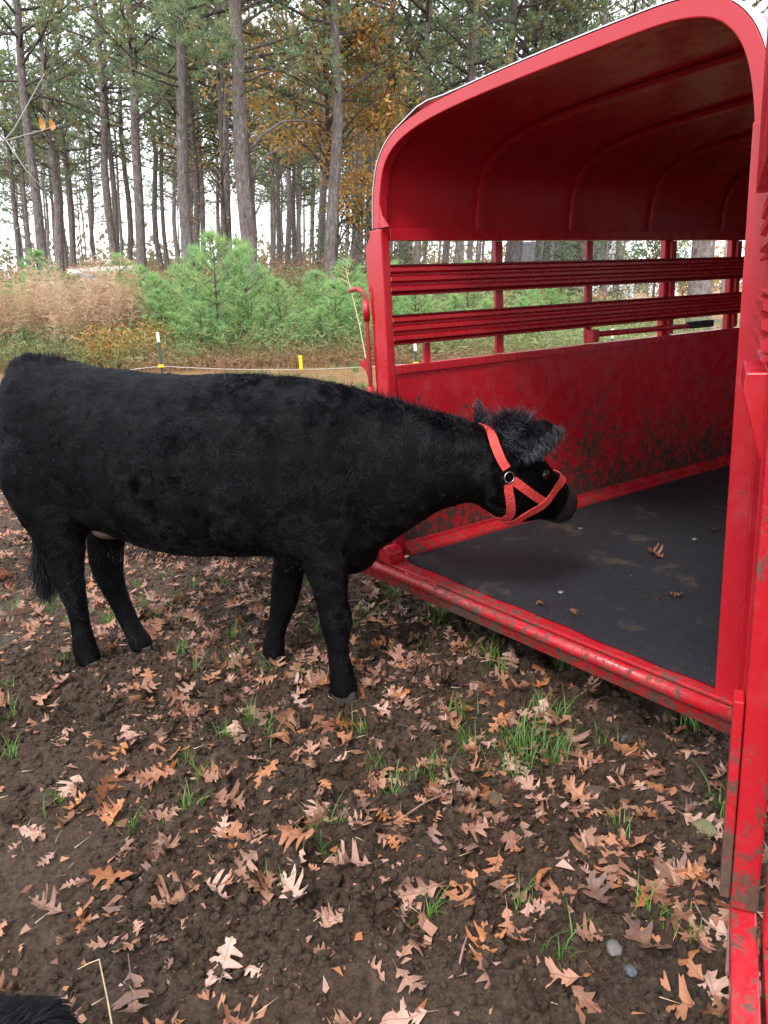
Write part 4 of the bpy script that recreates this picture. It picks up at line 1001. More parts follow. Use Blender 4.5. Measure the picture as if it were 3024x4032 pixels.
# soil crumbs and washers on the mat
m = MB()
for (cx, cy, n_, sp_) in [(1.10, 2.911, 26, .03), (0.72, 2.79, 20, .035), (0.62, 2.90, 24, .03), (0.60, 3.3, 8, .02), (1.0, 3.1, 14, .3), (0.75, 2.95, 20, .22), (0.50, 3.05, 10, .1)]:
    for k in range(n_):
        x, y = cx + random.gauss(0, sp_ * 1.6), cy + random.gauss(0, sp_); lx, ly = to_trailer(x, y)
        if ly < 0.03 or lx < -1.68 or lx > -0.06: continue
        r_ = random.uniform(.002, .007); m.add([(x - r_, y, FZ + .006), (x + r_, y - r_ * .4, FZ + .006), (x, y + r_, FZ + .006), (x, y, FZ + .006 + r_ * 1.3)], [(0, 1, 3), (1, 2, 3), (2, 0, 3)])
tag(m.build('soil_crumbs', GM), kind='stuff')
wm = SILVER
for k, (x, y) in enumerate([(0.72, 3.02), (1.52, 3.62), (1.03, 3.9)]):
    lx, ly = to_trailer(x, y)
    m = MB(); m.tube([(0, 0, 0), (0, 0, 0.0025)], 0.014, 16)
    o = m.build('washer', wm, None, bevel=0.0005); o.location = (x, y, FZ + 0.007)
    tag(o, ['shiny washer on the mat nearest the open end', 'shiny washer on the mat nearest the red post', 'shiny washer far back on the black mat'][k], 'washer', 'washers on the rubber mat')
    m = MB(); m.tube([(0, 0, 0.0035), (0, 0, 0.008)], 0.006, 6); m.build('screw_head', STEEL, o)

# ------------------------------------------------------------------ grass tufts, stalks, stones, rod
GRS = [(-0.569, 2.708, 1), (-0.233, 1.949, .5), (0.501, 2.443, 1.6), (0.51, 2.328, 1.5), (0.106, 2.259, 1.2), (0.248, 2.409, 1.3), (0.025, 3.926, 1.1), (0.279, 3.669, 1.8), (0.476, 3.555, 1.6), (-0.1, 3.661, .9), (0.433, 3.106, 1.2), (0.472, 2.972, 1), (-1.522, 3.884, 1), (-1.372, 4.059, .7), (-1.951, 4.141, 1), (0.26, 2.657, .8), (-0.661, 2.618, .6), (0.371, 2.261, 1.1), (1.047, 2.48, .9), (-0.115, 2.696, .4), (-0.337, 3.664, .8), (-0.262, 1.971, .5), (-0.208, 2.008, .6), (-0.322, 1.756, .4), (0.624, 1.64, .4), (-1.926, 4.28, .9), (-0.728, 3.197, .4), (0.637, 1.961, .4), (1.004, 2.106, .5), (-0.579, 3.18, .5), (0.75, 3.0, 1.0), (0.62, 2.62, .8), (0.75, 2.45, .7), (0.42, 2.38, 1.4), (0.56, 2.38, 1.3)]
def blades(pts, name, mat, hmul=1, wid=0.0022):
    V = []; F = []
    for (x, y, s_) in pts:
        nb = int(9 + 24 * s_)
        for k in range(nb):
            a = random.uniform(0, 2 * PI); rr = random.gauss(0, 0.028 * (0.6 + s_)); bx, by = x + rr * math.cos(a), y + rr * math.sin(a)
            bz = float(ground_h(bx, by)); h = random.uniform(0.04, 0.14) * (0.55 + 0.45 * s_) * hmul; lean = random.uniform(0.1, 1.0) * h; la = random.uniform(0, 2 * PI)
            w = wid * random.uniform(.6, 1.3); px_, py_ = -math.sin(la) * w, math.cos(la) * w; b0 = len(V)
            for t in (0, .35, .7, 1.0):
                cx, cy, cz = bx + math.cos(la) * lean * t * t, by + math.sin(la) * lean * t * t, bz + h * (t - 0.25 * t * t) ; ww = 1 - t * 0.85
                V += [(cx - px_ * ww, cy - py_ * ww, cz), (cx + px_ * ww, cy + py_ * ww, cz)]
            for j in range(3): F.append((b0 + 2 * j, b0 + 2 * j + 1, b0 + 2 * j + 3, b0 + 2 * j + 2))
    return tag(link(name, mesh_np(name, V, F, mat, True)), kind='stuff')
GRASS = mat_simple('fresh_grass', (0.10, 0.22, 0.035), 0.5, 0, 0.45, 30, trans=0.3)
extra = [(x, y, .4) for x, y in zip(rng.uniform(-2.2, 1.2, 90), rng.uniform(1.5, 5.5, 90))]
blades(GRS + extra, 'grass', GRASS)
far_g = [(x, y, 1.0) for x, y in zip(rng.uniform(-6, 7, 900), rng.uniform(5.5, 13.5, 900)) if vnoise(x * .5, y * .5, s=31) > -0.1]
blades(far_g, 'grass', GRASS, 1.2, 0.006)
STRAW = mat_simple('dry_stalk', (0.55, 0.40, 0.24), 0.7, 0, 0.3, 10)
m = MB()
for k in range(520):
    x, y = float(rng.uniform(-2.0, 1.4)), float(rng.uniform(1.2, 5.0)); a = random.uniform(0, 2 * PI); l = random.uniform(.02, .075); z = float(ground_h(x, y)) + .012
    dx, dy = math.cos(a) * l, math.sin(a) * l; w = .0011
    m.add([(x, y, z - w), (x - dy / l * w, y + dx / l * w, z + w), (x + dx, y + dy, z + random.uniform(0, .02))], [(0, 1, 2)])
tag(m.build('straw_bits', STRAW), kind='stuff')
m = MB(); m.tube([(-0.682, 1.40, -0.01), (-0.70, 1.44, .07), (-0.712, 1.46, .17), (-0.735, 1.455, .165), (-0.76, 1.45, .155)], [.0022, .002, .0016, .0013, .0009], 6)
tag(m.build('dry_stalk', STRAW), 'thin bent straw coloured stalk standing in the mud near the lower left corner', 'stalk')
ROD = mat_simple('weathered_rod', (0.24, 0.13, 0.11), 0.6, 0, 0.3, 30)
m = MB(); m.tube([(0.806, 1.575, .05), (0.785, 1.53, .045), (0.746, 1.452, .04)], .0068, 8)
tag(m.build('rusty_rod', ROD), 'short reddish brown rod lying on the mud beside the gate rail', 'rod')
def stone(x, y, r_, c, lab):
    m = MB(); bm = bmesh.new(); bmesh.ops.create_icosphere(bm, subdivisions=3, radius=1)
    for v in bm.verts:
        q = v.co; f_ = 1 + 0.22 * float(vnoise(q.x * 1.6 + x * 9, q.y * 1.6, q.z * 1.6, s=5)) + 0.06 * float(vnoise(q.x * 5, q.y * 5, q.z * 5, s=6))
        v.co = Vector((q.x * r_ * f_ * 1.2, q.y * r_ * f_, q.z * r_ * .65 * f_))
    me = bpy.data.meshes.new('stone'); bm.to_mesh(me); bm.free(); me.materials.append(mat_simple('stone', c, 0.8, 0, .35, 60, .6))
    o = link('stone', me, None, (x, y, float(ground_h(x, y)) + r_ * .3), (0, 0, x * 9)); tag(o, lab, 'stone')
stone(0.507, 1.55, .022, (.11, .10, .09), 'pale grey stone half bedded in the mud at the lower right')
stone(0.525, 1.475, .015, (.06, .065, .075), 'small dark blue grey stone below the pale one at the lower right')
stone(0.818, 2.43, .022, (.05, .05, .055), 'dark stone near the gate foot')
stone(0.64, 2.16, .038, (.08, .05, .03), 'brown earthy lump the size of an egg among leaves, left of the trodden patch')
stone(0.885, 1.92, .028, (.12, .11, .05), 'yellowish flat stone among leaves beside the gate post')
stone(0.30, 2.17, .036, (.09, .06, .035), 'round brown earthy lump below the grass tufts')
for k, (x, y, l, a, c) in enumerate([(0.33, 2.62, .16, 10, 0), (0.65, 2.32, .22, -15, 0), (0.0, 2.05, .2, 35, 0), (0.12, 1.5, .1, 70, 0)]):
    m = MB(); z = float(ground_h(x, y)) + .014; ca, sa = math.cos(R(a)), math.sin(R(a))
    m.tube([(x, y, z), (x + ca * l * .5, y + sa * l * .5, z + .012), (x + ca * l, y + sa * l, z + .004)], [.003, .0026, .0015], 6)
    tag(m.build('twig', ROD), ['thin twig lying below the trailer sill among leaves', 'long thin twig crossing the drift of leaves right of the grass', 'curved thin twig lying across leaves at the centre', 'short upright twig near the bottom centre'][k], 'twig')

# ------------------------------------------------------------------ fence
POSTM = mat_simple('green_post_paint', (0.02, 0.06, 0.045), 0.5); WHITE = mat_simple('white_paint', (0.78, 0.78, 0.76), 0.5); YEL = mat_simple('yellow_plastic', (0.85, 0.52, 0.01), 0.4)
WIRE = mat_simple('fence_wire', (0.5, 0.5, 0.48), 0.4, 0.3)
PH = []
def tpost(px, Y, ztop, lab):
    pass
def fence_post(x, y, top, lab, white=True):
    gz = float(ground_h(x, y)); r_ = empty('fence_post', (x, y, gz)); h = top - gz; DZ = .19 if top > 1.2 else 0
    MB().box(-.022, .022, -.004, .004, -.1, h - (.16 if white else 0)).box(-.004, .004, .0045, .03, -.1, h - (.16 if white else 0)).build('stake', POSTM, r_)
    if white: MB().box(-.023, .023, -.005, .005, h - .157, h).box(-.0045, .0045, .0055, .031, h - .157, h).build('white_tip', WHITE, r_)
    m = MB().box(-.045, .045, -.032, -.006, h - .385 - DZ, h - .335 - DZ).box(-.03, .03, -.045, -.033, h - .375 - DZ, h - .345 - DZ); m.build('insulator', YEL, r_, bevel=.003)
    tag(r_, lab, 'fence post', 'steel posts of the wire fence'); PH.append((x, y, top - .36 if top < 1.2 else top - .55)); return r_
fence_post(-3.56, 13.1, 1.29, 'green steel fence post with a white top, rising behind the back of the cow')
fence_post(0.663, 13.1, 0.92, 'dark fence post seen through the lowest gap of the trailer slats, left end')
fence_post(4.06, 13.5, 0.93, 'fence post with a white top seen between the slats near the latch bar')
fence_post(-9.5, 12.6, 1.1, 'fence post outside the left edge'); fence_post(8.4, 14.2, 0.9, 'fence post beyond the trailer front')
PH.sort(); m = MB()
for (a, b2) in zip(PH[:-1], PH[1:]):
    pts = [tuple(np.array(a) * (1 - t) + np.array(b2) * t - np.array([0, 0, 0.16 * 4 * t * (1 - t) * .5])) for t in np.linspace(0, 1, 12)]
    m.tube(pts, .0042, 4, False)
tag(m.build('fence_wire', WIRE), 'thin pale electric fence wire strung between the posts behind the cow', 'wire')
m = MB().box(-.028, .028, -.008, .008, -.10, .12).box(-.035, .035, -.012, .012, .10, .13)
o = m.build('wire_marker', YEL, None, bevel=.003); o.location = (-1.25, 13.1, 0.66); tag(o, 'bright yellow plastic marker hanging on the fence wire', 'marker')

# ------------------------------------------------------------------ pines
def mat_bark(name, c0, c1):
    n = NM(name); o = n.obj()
    f = n.ramp(n.noise(n.mapping(o, (1, 1, .30)), 17, 7, .75), [(.36, 0.0), (.62, 1.0)]); l_ = n.noise(o, 2.2, 3)
    col = n.mix(f, c0, c1); col = n.mix(n.ramp(n.noise(o, 9, 4), [(.60, 0), (.72, .5)]), col, (.36, .36, .34))
    col = n.mix(n.ramp(l_, [(.45, 0), (.7, .4)]), col, (.26, .15, .12))
    return n.pbsdf(col, .9, 0, n.bump(f, 1.0, .05), spec=.2)
BARK = mat_bark('pine_bark', (.13, .105, .098), (.38, .33, .315)); BARKD = mat_bark('dark_pine_bark', (.09, .074, .066), (.20, .17, .16))
def mat_needle(name, cols, trans=.42):
    n = NM(name); at = n.n('ShaderNodeAttribute', attribute_name='rnd'); oi = n.n('ShaderNodeObjectInfo')
    f = n.math('FRACT', n.math('ADD', at.outputs['Fac'], n.math('MULTIPLY', oi.outputs['Random'], .15)))
    return n.pbsdf(n.ramp(f, [(i / (len(cols) - 1), c) for i, c in enumerate(cols)]), .55, 0, None, spec=.3, trans=trans)
NEED = mat_needle('pine_needles', [(.15, .21, .11), (.23, .30, .16), (.18, .25, .12), (.27, .33, .16), (.36, .26, .11), (.21, .28, .16), (.17, .24, .14)])
NEEDY = mat_needle('young_pine_needles', [(.24, .40, .15), (.32, .50, .20), (.24, .42, .20), (.40, .55, .18), (.28, .45, .19)], .45)
def tuft_mesh(V, F, Rn, c, ax, ln, k, wd, spread=1.0, seedv=None):
    """needles as single tapered faces radiating from a twig tip"""
    b0 = len(V); rv = random.random() if seedv is None else seedv
    ax = Vector(ax).normalized(); p = ax.orthogonal().normalized(); q = ax.cross(p)
    for i in range(k):
        a = random.uniform(0, 2 * PI); e = random.uniform(.15, 1.25) * spread
        d = (ax * math.cos(e) + (p * math.cos(a) + q * math.sin(a)) * math.sin(e)); st = c - ax * random.uniform(0, .45) * ln
        s_ = d.cross(Vector((random.gauss(0, 1), random.gauss(0, 1), random.gauss(0, 1)))).normalized() * wd
        tip = st + d * ln * random.uniform(.7, 1.15) + Vector((0, 0, -.12 * ln))
        b_ = len(V); V += [tuple(st - s_), tuple(st + s_), tuple(tip)]; F.append((b_, b_ + 1, b_ + 2)); Rn += [rv] * 3
def foliage(name, V, F, Rn, mat):
    me = mesh_np(name, V, F, mat, False); a = me.attributes.new('rnd', 'FLOAT', 'POINT')
    Rn = np.array(Rn, np.float32)
    if len(Rn) == len(me.vertices): a.data.foreach_set('value', Rn)
    return me
def pine_arch(seed, H, r0, hl, dens=1.0, ln=.20, wd=.011, kk=13, dead=True, blen=2.6):
    random.seed(seed); T = MB(); npts = 9
    wob = [random.gauss(0, .03) for _ in range(npts + 1)]; wob2 = [random.gauss(0, .03) for _ in range(npts + 1)]
    path = [Vector((wob[i] * (i > 0) * 2.0, wob2[i] * (i > 0) * 2.0, H * i / npts)) for i in range(npts + 1)]
    T.tube(path, [r0 * (1.12 if i == 0 else 1) * (1 - .78 * (i / npts) ** 1.25) + .012 for i in range(npts + 1)], 12, False)
    B = MB(); V = []; F = []; Rn = []
    def at(z):
        t = z / H * npts; i = min(int(t), npts - 1); return path[i].lerp(path[i + 1], t - i)
    z = hl
    while z < H * .98:
        a = random.uniform(0, 2 * PI); frac = (z - hl) / (H - hl)
        L = blen * (0.55 + .75 * math.sin(PI * min(1, frac * .8 + .2))) * random.uniform(.6, 1.15)
        up = random.uniform(-.1, .45) + .45 * frac; d = Vector((math.cos(a), math.sin(a), up)).normalized(); p = at(z); pts = [p]
        for k in range(1, 6):
            d = (d + Vector((random.gauss(0, .16), random.gauss(0, .16), random.gauss(.05, .10)))).normalized(); pts.append(pts[-1] + d * L / 5)
        rb = .010 + .012 * L; B.tube(pts, [rb * (1 - .15 * k) for k in range(6)], 5, False)
        nt_ = int(6.5 * L * dens)
        for k in range(nt_):
            t = random.uniform(.28, 1.0) ** .8; i = min(int(t * 5), 4); c = pts[i].lerp(pts[i + 1], t * 5 - i)
            sdv = Vector((random.gauss(0, 1), random.gauss(0, 1), random.gauss(.25, .6))).normalized(); off = sdv * random.uniform(.12, .55) * (1.15 - .3 * t)
            e = c + off
            if k % 2 == 0: B.tube([c, e], [.006, .003], 3, False)
            tuft_mesh(V, F, Rn, e, (off.normalized() + d * .6 + Vector((0, 0, .35))), ln, kk, wd)
        z += random.uniform(.13, .34) / max(.6, dens)
    if dead:
        for k in range(random.randint(4, 8)):
            z = random.uniform(hl * .35, hl * 1.05); a = random.uniform(0, 2 * PI); p = at(z); L = random.uniform(.25, 1.2); d = Vector((math.cos(a), math.sin(a), random.uniform(-.1, .6))).normalized(); pts = [p]
            for j in range(3): d = (d + Vector((random.gauss(0, .2), random.gauss(0, .2), random.gauss(0, .15)))).normalized(); pts.append(pts[-1] + d * L / 3)
            B.tube(pts, [.02, .015, .011, .006], 5, False)
    return T.mesh('trunk', BARK, True, 0, False), B.mesh('limbs', BARKD, True, 0, False), foliage('crown', V, F, Rn, NEED)
ARCH = [pine_arch(11, 15, .19, 5.2, 1.3, kk=16, wd=.014), pine_arch(12, 16, .18, 5.8, 1.3, kk=16, wd=.014), pine_arch(13, 14.5, .17, 5.0, 1.3, kk=16, wd=.014), pine_arch(14, 15.5, .165, 6.0, 1.3, kk=16, wd=.014), pine_arch(15, 15, .15, 6.4, 1.3, kk=16, wd=.014)]
THIN = [pine_arch(21, 13.5, .10, 6.4, .85, .26, .022, 10, False, 2.0), pine_arch(22, 14, .085, 7.0, .85, .26, .022, 10, False, 1.9), pine_arch(23, 13, .095, 5.8, .85, .26, .022, 10, False, 2.0)]
XL = [(-200, 'the left edge of the photo'), (95, 'the pine by the left edge'), (285, 'the steel fence post'), (400, 'the lichen spotted pine'), (535, 'the pine with snags'), (722, 'the broad reddish pine'), (830, 'the left trailer post'), (1085, 'the first slat post'), (1280, 'the second slat post'), (1460, 'the third slat post'), (1900, 'the right trailer post')]
def between(x, y, z=3.0):
    px, _, _2 = project(np.array([[x, y, z]])); px = px[0] / 1.8228
    for (a, na), (b_, nb) in zip(XL[:-1], XL[1:]):
        if a <= px < b_: return 'just right of ' + na if px - a < b_ - px else 'just left of ' + nb
    return 'right of the trailer opening'
PG = 'tall pines of the wood behind the fence'
NTREE = 0
def pine(x, y, arch, s=1.0, sr=None, lean=(.085, -.05), rz=None, label=None, zoff=0, name='pine_tree'):
    global NTREE
    r_ = empty(name, (x, y, float(terrain(x, y)) - .1 + zoff)); NTREE += 1
    q = Vector((lean[0], lean[1], 1)).to_track_quat('Z', 'Y'); rz = random.uniform(0, 6.28) if rz is None else rz
    r_.rotation_mode = 'QUATERNION'; r_.rotation_quaternion = q @ Matrix.Rotation(rz, 3, 'Z').to_quaternion()
    r_.scale = (s if sr is None else sr, s if sr is None else sr, s)
    for nm_, me in zip(('trunk', 'limbs', 'crown'), arch):
        o = link(nm_, me, r_)
        if nm_ != 'trunk': o['kind'] = 'stuff'; o.scale = (1 / (r_.scale[0] / s),) * 2 + (1,)
    d_ = math.hypot(x, y); rr_ = r_.scale[0] * (.09 if arch in THIN else .17)
    tag(r_, label or '%s %s pine %s' % ('front row' if d_ < 34 else ('middle row' if d_ < 52 else ('far back' if d_ < 72 else 'farthest back')), 'thick' if rr_ > .165 else ('slim' if rr_ < .1 else 'medium'), between(x, y)), 'tree', PG); return r_
random.seed(5)
NAMED = [(-19.4, 45, 1, 12, 'pine with a leaning bare trunk at the left edge of the photo'), (-11.1, 27.4, 0, 22, 'thick grey pine second from the left edge, behind the tan weeds'), (-18.8, 45, 'T', 9, None), (-16.9, 45, 'T', 11, None), (-15.7, 43, 4, 14, None),
 (-10.6, 33.4, 3, 18, 'dark pine trunk to the left of the blue barrel and the tall grey pair'), (-13.4, 43, 4, 14, None), (-7.77, 27.4, 1, 22, 'tall straight pine rising behind the steel fence post on the left'), (-5.05, 22.3, 0, 27, 'stout lichen spotted pine left of the young pines'),
 (-8.1, 37.6, 3, 16, 'dark pine half hidden behind the stout lichen spotted one'), (-6.42, 35.4, 4, 17, 'crooked dark pine between the two stout grey trunks'), (-3.23, 21.5, 'hero', 28, 'stout grey pine with long dead snags curving to the right'), (-1.19, 23.1, 2, 26, 'broad reddish grey pine left of the trailer, leaning slightly right'),
 (-11.8, 45, 'T', 12, None), (-11.4, 45, 'T', 9, None), (-13.3, 45, 'T', 12, None), (1.4, 40, 4, 15, 'pine rising above the left shoulder of the trailer roof'), (2.2, 40, 4, 15, None), (3.44, 33.4, 3, 18, 'straight grey pine above the trailer roof edge'), (4.0, 27.4, 2, 22, 'forked grey pine above the middle of the trailer roof'),
 (8.9, 35.4, 1, 17, None), (9.8, 43, 4, 14, None), (-9.3, 45, 4, 12, None), (-5.2, 45, 'T', 11, None), (0.35, 27, 3, 15, None), (1.25, 24, 4, 15, None), (2.6, 25, 0, 20, None), (5.3, 30, 4, 16, None), (6.3, 30, 4, 16, None), (7.4, 37, 4, 14, None)]
used_xy = []
for (x, y, ai, wpx, lab) in NAMED:
    used_xy.append((x, y))
    rad = wpx / 1672 * y / 2 * .88
    if ai == 'hero': continue
    if ai == 'T': A_ = random.choice(THIN); pine(x, y, A_, random.uniform(.95, 1.1), rad / .095, label=lab)
    else:
        A_ = ARCH[ai]; pine(x, y, A_, random.uniform(.95, 1.08), rad / [.19, .18, .17, .165, .15][ai], label=lab)
# the stout pine with snags
hero_parts = pine_arch(31, 17, .19, 5.4, 1.3, kk=17, wd=.013)
r_ = pine(-3.23, 21.5, hero_parts, 1.0, 1.0, (.03, -.04), 0, 'stout grey pine with long dead snags curving to the right')
for pts, rad in [([(.1, -.1, 3.25), (.35, -.2, 3.75), (.6, -.25, 4.0), (1.0, -.3, 4.15), (1.25, -.3, 4.2)], .045), ([(.1, -.1, 4.0), (.5, -.2, 4.45), (1.1, -.3, 4.8), (1.6, -.35, 4.85), (2.2, -.4, 4.8)], .05), ([(0.1, 0, 5.7), (.4, -.1, 6.1), (.7, -.15, 6.35)], .04), ([(-.1, 0, 5.7), (-.5, 0, 5.95), (-.8, .1, 6.0)], .04),
                 ([(.1, 0, 7.2), (.7, -.2, 7.8), (1.3, -.3, 8.2), (2.2, -.5, 8.4), (3.4, -.6, 8.9)], .065), ([(.1, 0, 8.6), (.8, 0, 9.2), (1.7, 0, 9.45), (3.0, 0, 9.6), (4.6, 0, 10.1)], .06), ([(.05, 0, 9.3), (.6, .1, 10.4), (1.3, .2, 11.3), (2.0, .3, 12.4)], .09), ([(.1, -.1, 2.4), (.35, -.1, 2.75), (.45, -.1, 3.0)], .03)]:
    MB().tube(pts, [rad * (1 - .16 * k) for k in range(len(pts))], 7).build('branch', BARK, r_, smooth=True)
V = []; F = []; Rn = []; random.seed(77)
for (cx, cy, cz, n_, sx, sz) in [(-1.0, -.6, 6.2, 46, 1.1, .35), (-2.0, -.9, 6.9, 40, 1.0, .4), (1.9, -.3, 8.5, 34, 1.0, .4), (3.3, -.5, 9.0, 34, .9, .4), (3.0, 0, 7.6, 40, 1.3, .5), (-.3, -.5, 8.2, 26, .7, .6)]:
    for k in range(n_):
        tuft_mesh(V, F, Rn, Vector((cx + random.gauss(0, sx * .6), cy + random.gauss(0, .5), cz + random.gauss(0, sz * .7))), (random.gauss(0, .7), random.gauss(0, .7), .7), .26, 22, .012, 1.1, random.choice([.05, .18, .5, .3]))
link('needle_sprays', foliage('needle_sprays', V, F, Rn, NEED), r_)
# big pine seen through the slats at the right
pine(9.6, 23.5, ARCH[0], 1.0, .33 / .19, (-.02, 0), 1.0, 'very thick grey pine seen through the trailer slats at the right')
# the wood behind: trees one can tell apart, up to the rule's number
random.seed(9); cnt = 0; tries = 0
while cnt < 135 and tries < 6000:
    tries += 1; d = 29 + 62 * random.random() ** .75; az = R(random.uniform(-31, 17)); x, y = d * math.sin(az), d * math.cos(az)
    if math.degrees(az) > 9 and d > 45 and random.random() < .5: continue
    if math.degrees(az) < -13 and (d < 42 or random.random() < .5): continue
    if any((x - a) ** 2 + (y - c) ** 2 < (1.5 if d < 45 else 2.4) for a, c in used_xy): continue
    used_xy.append((x, y)); pine(x, y, random.choice(THIN if random.random() < .6 else ARCH[2:]), random.uniform(.85, 1.1), random.uniform(.8, 1.25), (.085 + random.gauss(0, .015), -.04 + random.gauss(0, .015))); cnt += 1

# ------------------------------------------------------------------ broadleaf tree with orange brown leaves
def leaf_cards(V, F, Rn, c, r, n_, size, seedf=None, flat=1.0):
    for k in range(n_):
        p = Vector(c) + Vector((random.gauss(0, r), random.gauss(0, r), random.gauss(0, r * flat)))
        a = Vector((random.gauss(0, 1), random.gauss(0, 1), random.gauss(0, 1))).normalized(); b_ = a.orthogonal().normalized(); s_ = size * random.uniform(.6, 1.3); q = len(V)
        V += [tuple(p - a * s_), tuple(p - b_ * s_ * .5), tuple(p + a * s_), tuple(p + b_ * s_ * .5)]; F.append((q, q + 1, q + 2, q + 3)); Rn += [random.random() if seedf is None else seedf] * 4
OAKL = mat_needle('autumn_leaves', [(.46, .22, .05), (.60, .36, .09), (.52, .26, .10), (.42, .34, .08), (.64, .38, .17), (.44, .20, .08)], .45)
GRNL = mat_needle('evergreen_leaves', [(.05, .10, .04), (.09, .16, .06), (.14, .19, .07), (.07, .12, .05)], .2)
def broadleaf(x, y, H, name, label, mat, blobs, size=.055, per=60, twigs=True):
    r_ = empty(name, (x, y, float(terrain(x, y)) - .05)); T = MB(); T.tube([(0, 0, 0), (.1, 0, H * .35), (.15, .1, H * .7), (.3, .1, H)], [.09, .07, .045, .015], 8); T.build('trunk', BARKD, r_, smooth=True)
    V = []; F = []; Rn = []; B = MB()
    for (bx, by, bz, br_) in blobs:
        root = Vector((.1, 0, min(H * .9, max(.4, bz - 1.2)))); e = Vector((bx, by, bz)); mid = root.lerp(e, .5) + Vector((0, 0, .25)); B.tube([root, mid, e], [.03, .02, .008], 5, False)
        for k in range(8):
            c = e + Vector((random.gauss(0, br_ * .55), random.gauss(0, br_ * .55), random.gauss(0, br_ * .5))); B.tube([mid.lerp(e, .6), c], [.01, .004], 3, False); leaf_cards(V, F, Rn, c, br_ * .28, per // 4, size)
    tag(B.build('limbs', BARKD, r_), kind='stuff'); link('crown', foliage('crown', V, F, Rn, mat), r_); tag(r_, label, 'tree'); return r_
random.seed(41)
bl = [(random.uniform(-2.4, 2.3), random.uniform(-1.2, 1.2), random.uniform(4.4, 8.4), .9) for _ in range(28)] + [(.9, 0, 3.1, .6), (-.2, 0, 5.0, .9), (.8, .3, 5.4, .9), (1.3, 0, 6.2, .9), (-1.0, 0, 6.0, .9), (1.9, 0, 5.0, .8), (1.3, 0, 2.8, .55), (1.2, 0, 3.6, .6), (.3, 0, 3.9, .6), (0.6, 0, 2.6, .5)]
broadleaf(-1.15, 24.8, 9.5, 'oak_tree', 'tall hardwood with orange brown autumn leaves between the two stout pines', OAKL, bl, .085, 84)
bl = [(random.uniform(-1.2, 1.2), random.uniform(-.6, .6), random.uniform(2.6, 5.6), .6) for _ in range(10)]
broadleaf(-4.9, 27.5, 5.5, 'young_oak', 'thin sapling with sparse yellow leaves between the stout pines', OAKL, bl, .05, 22)
bl = [(random.uniform(-1.6, 1.6), random.uniform(-1, 1), random.uniform(.6, 2.9), .7) for _ in range(26)]
broadleaf(7.9, 30, 2.6, 'evergreen_shrub', 'dense green shrub in front of the house, seen through the slats', GRNL, bl, .06, 90)
bl = [(random.uniform(-1.4, 1.4), random.uniform(-1, 1), random.uniform(.5, 3.2), .6) for _ in range(18)]
broadleaf(0.15, 25.5, 2.8, 'holly_bush', 'dark green bush at the wood edge beside the red brown brush', GRNL, bl, .06, 60)

# ------------------------------------------------------------------ young pines behind the fence
def young_pine(seed, H):
    random.seed(seed); T = MB(); T.tube([(0, 0, 0), (.03, 0, H * .5), (0, .02, H)], [.022, .015, .006], 6, False); V = []; F = []; Rn = []; z = H * .14
    while z < H * 1.0:
        fr = z / H; nb = random.randint(4, 6); L = (H * .42) * (1 - fr) ** .75 + .10
        for k in range(nb):
            a = random.uniform(0, 2 * PI); p = Vector((0, 0, z)); d = Vector((math.cos(a), math.sin(a), .55 + .5 * fr)).normalized(); e = p + d * L * random.uniform(.7, 1.1); mid = p.lerp(e, .5) + Vector((0, 0, -.06 * L)); T.tube([p, mid, e], [.008, .006, .004], 4, False)
            nt_ = max(2, int(L / .11))
            for j in range(nt_):
                t = (j + 1) / nt_; c = (p.lerp(mid, t * 2) if t < .5 else mid.lerp(e, t * 2 - 1)); tuft_mesh(V, F, Rn, c, d + Vector((0, 0, .5)), .18, 11, .0052, 1.05)
            tuft_mesh(V, F, Rn, e, d + Vector((0, 0, 1.2)), .19, 16, .0058, .8)
        z += H * .085
    tuft_mesh(V, F, Rn, Vector((0, 0, H + .05)), (0, 0, 1), .2, 34, .006, .7)
    return T.mesh('trunk', BARKD, True, 0, False), foliage('crown', V, F, Rn, NEEDY)
YP = [young_pine(51, 2.3), young_pine(52, 2.0), young_pine(53, 1.7)]
random.seed(6)
YL = [(-2.85, 14.6, 2.5), (-3.35, 15.2, 2.2), (-2.25, 15.0, 2.15), (-1.7, 14.8, 1.9), (-1.15, 15.4, 2.0), (-.65, 14.7, 1.8), (-.2, 15.2, 1.75), (.3, 14.8, 1.7), (.9, 15.4, 1.75), (1.5, 15.0, 1.6), (-3.9, 14.8, 1.75), (-4.2, 15.6, 2.0), (-2.6, 16.2, 2.3), (-.4, 16.2, 2.2), (.5, 16.4, 2.1), (2.2, 15.4, 1.5), (3.0, 15.8, 1.6), (-6.6, 16.5, 1.7), (-7.4, 15.2, 1.6), (-7.9, 17.0, 1.8), (-3.1, 14.2, 1.5), (-1.4, 14.2, 1.2), (.0, 14.2, 1.1), (-.9, 14.25, 1.3), (-2.0, 14.2, 1.4), (-5.3, 18.5, 2.0), (-6.2, 20, 2.2), (1.2, 14.3, 1.2), (-10, 20, 2.2), (-9, 22, 2.4), (2.4, 20, 2.2), (3.6, 19, 1.9), (4.6, 21, 2.0)]
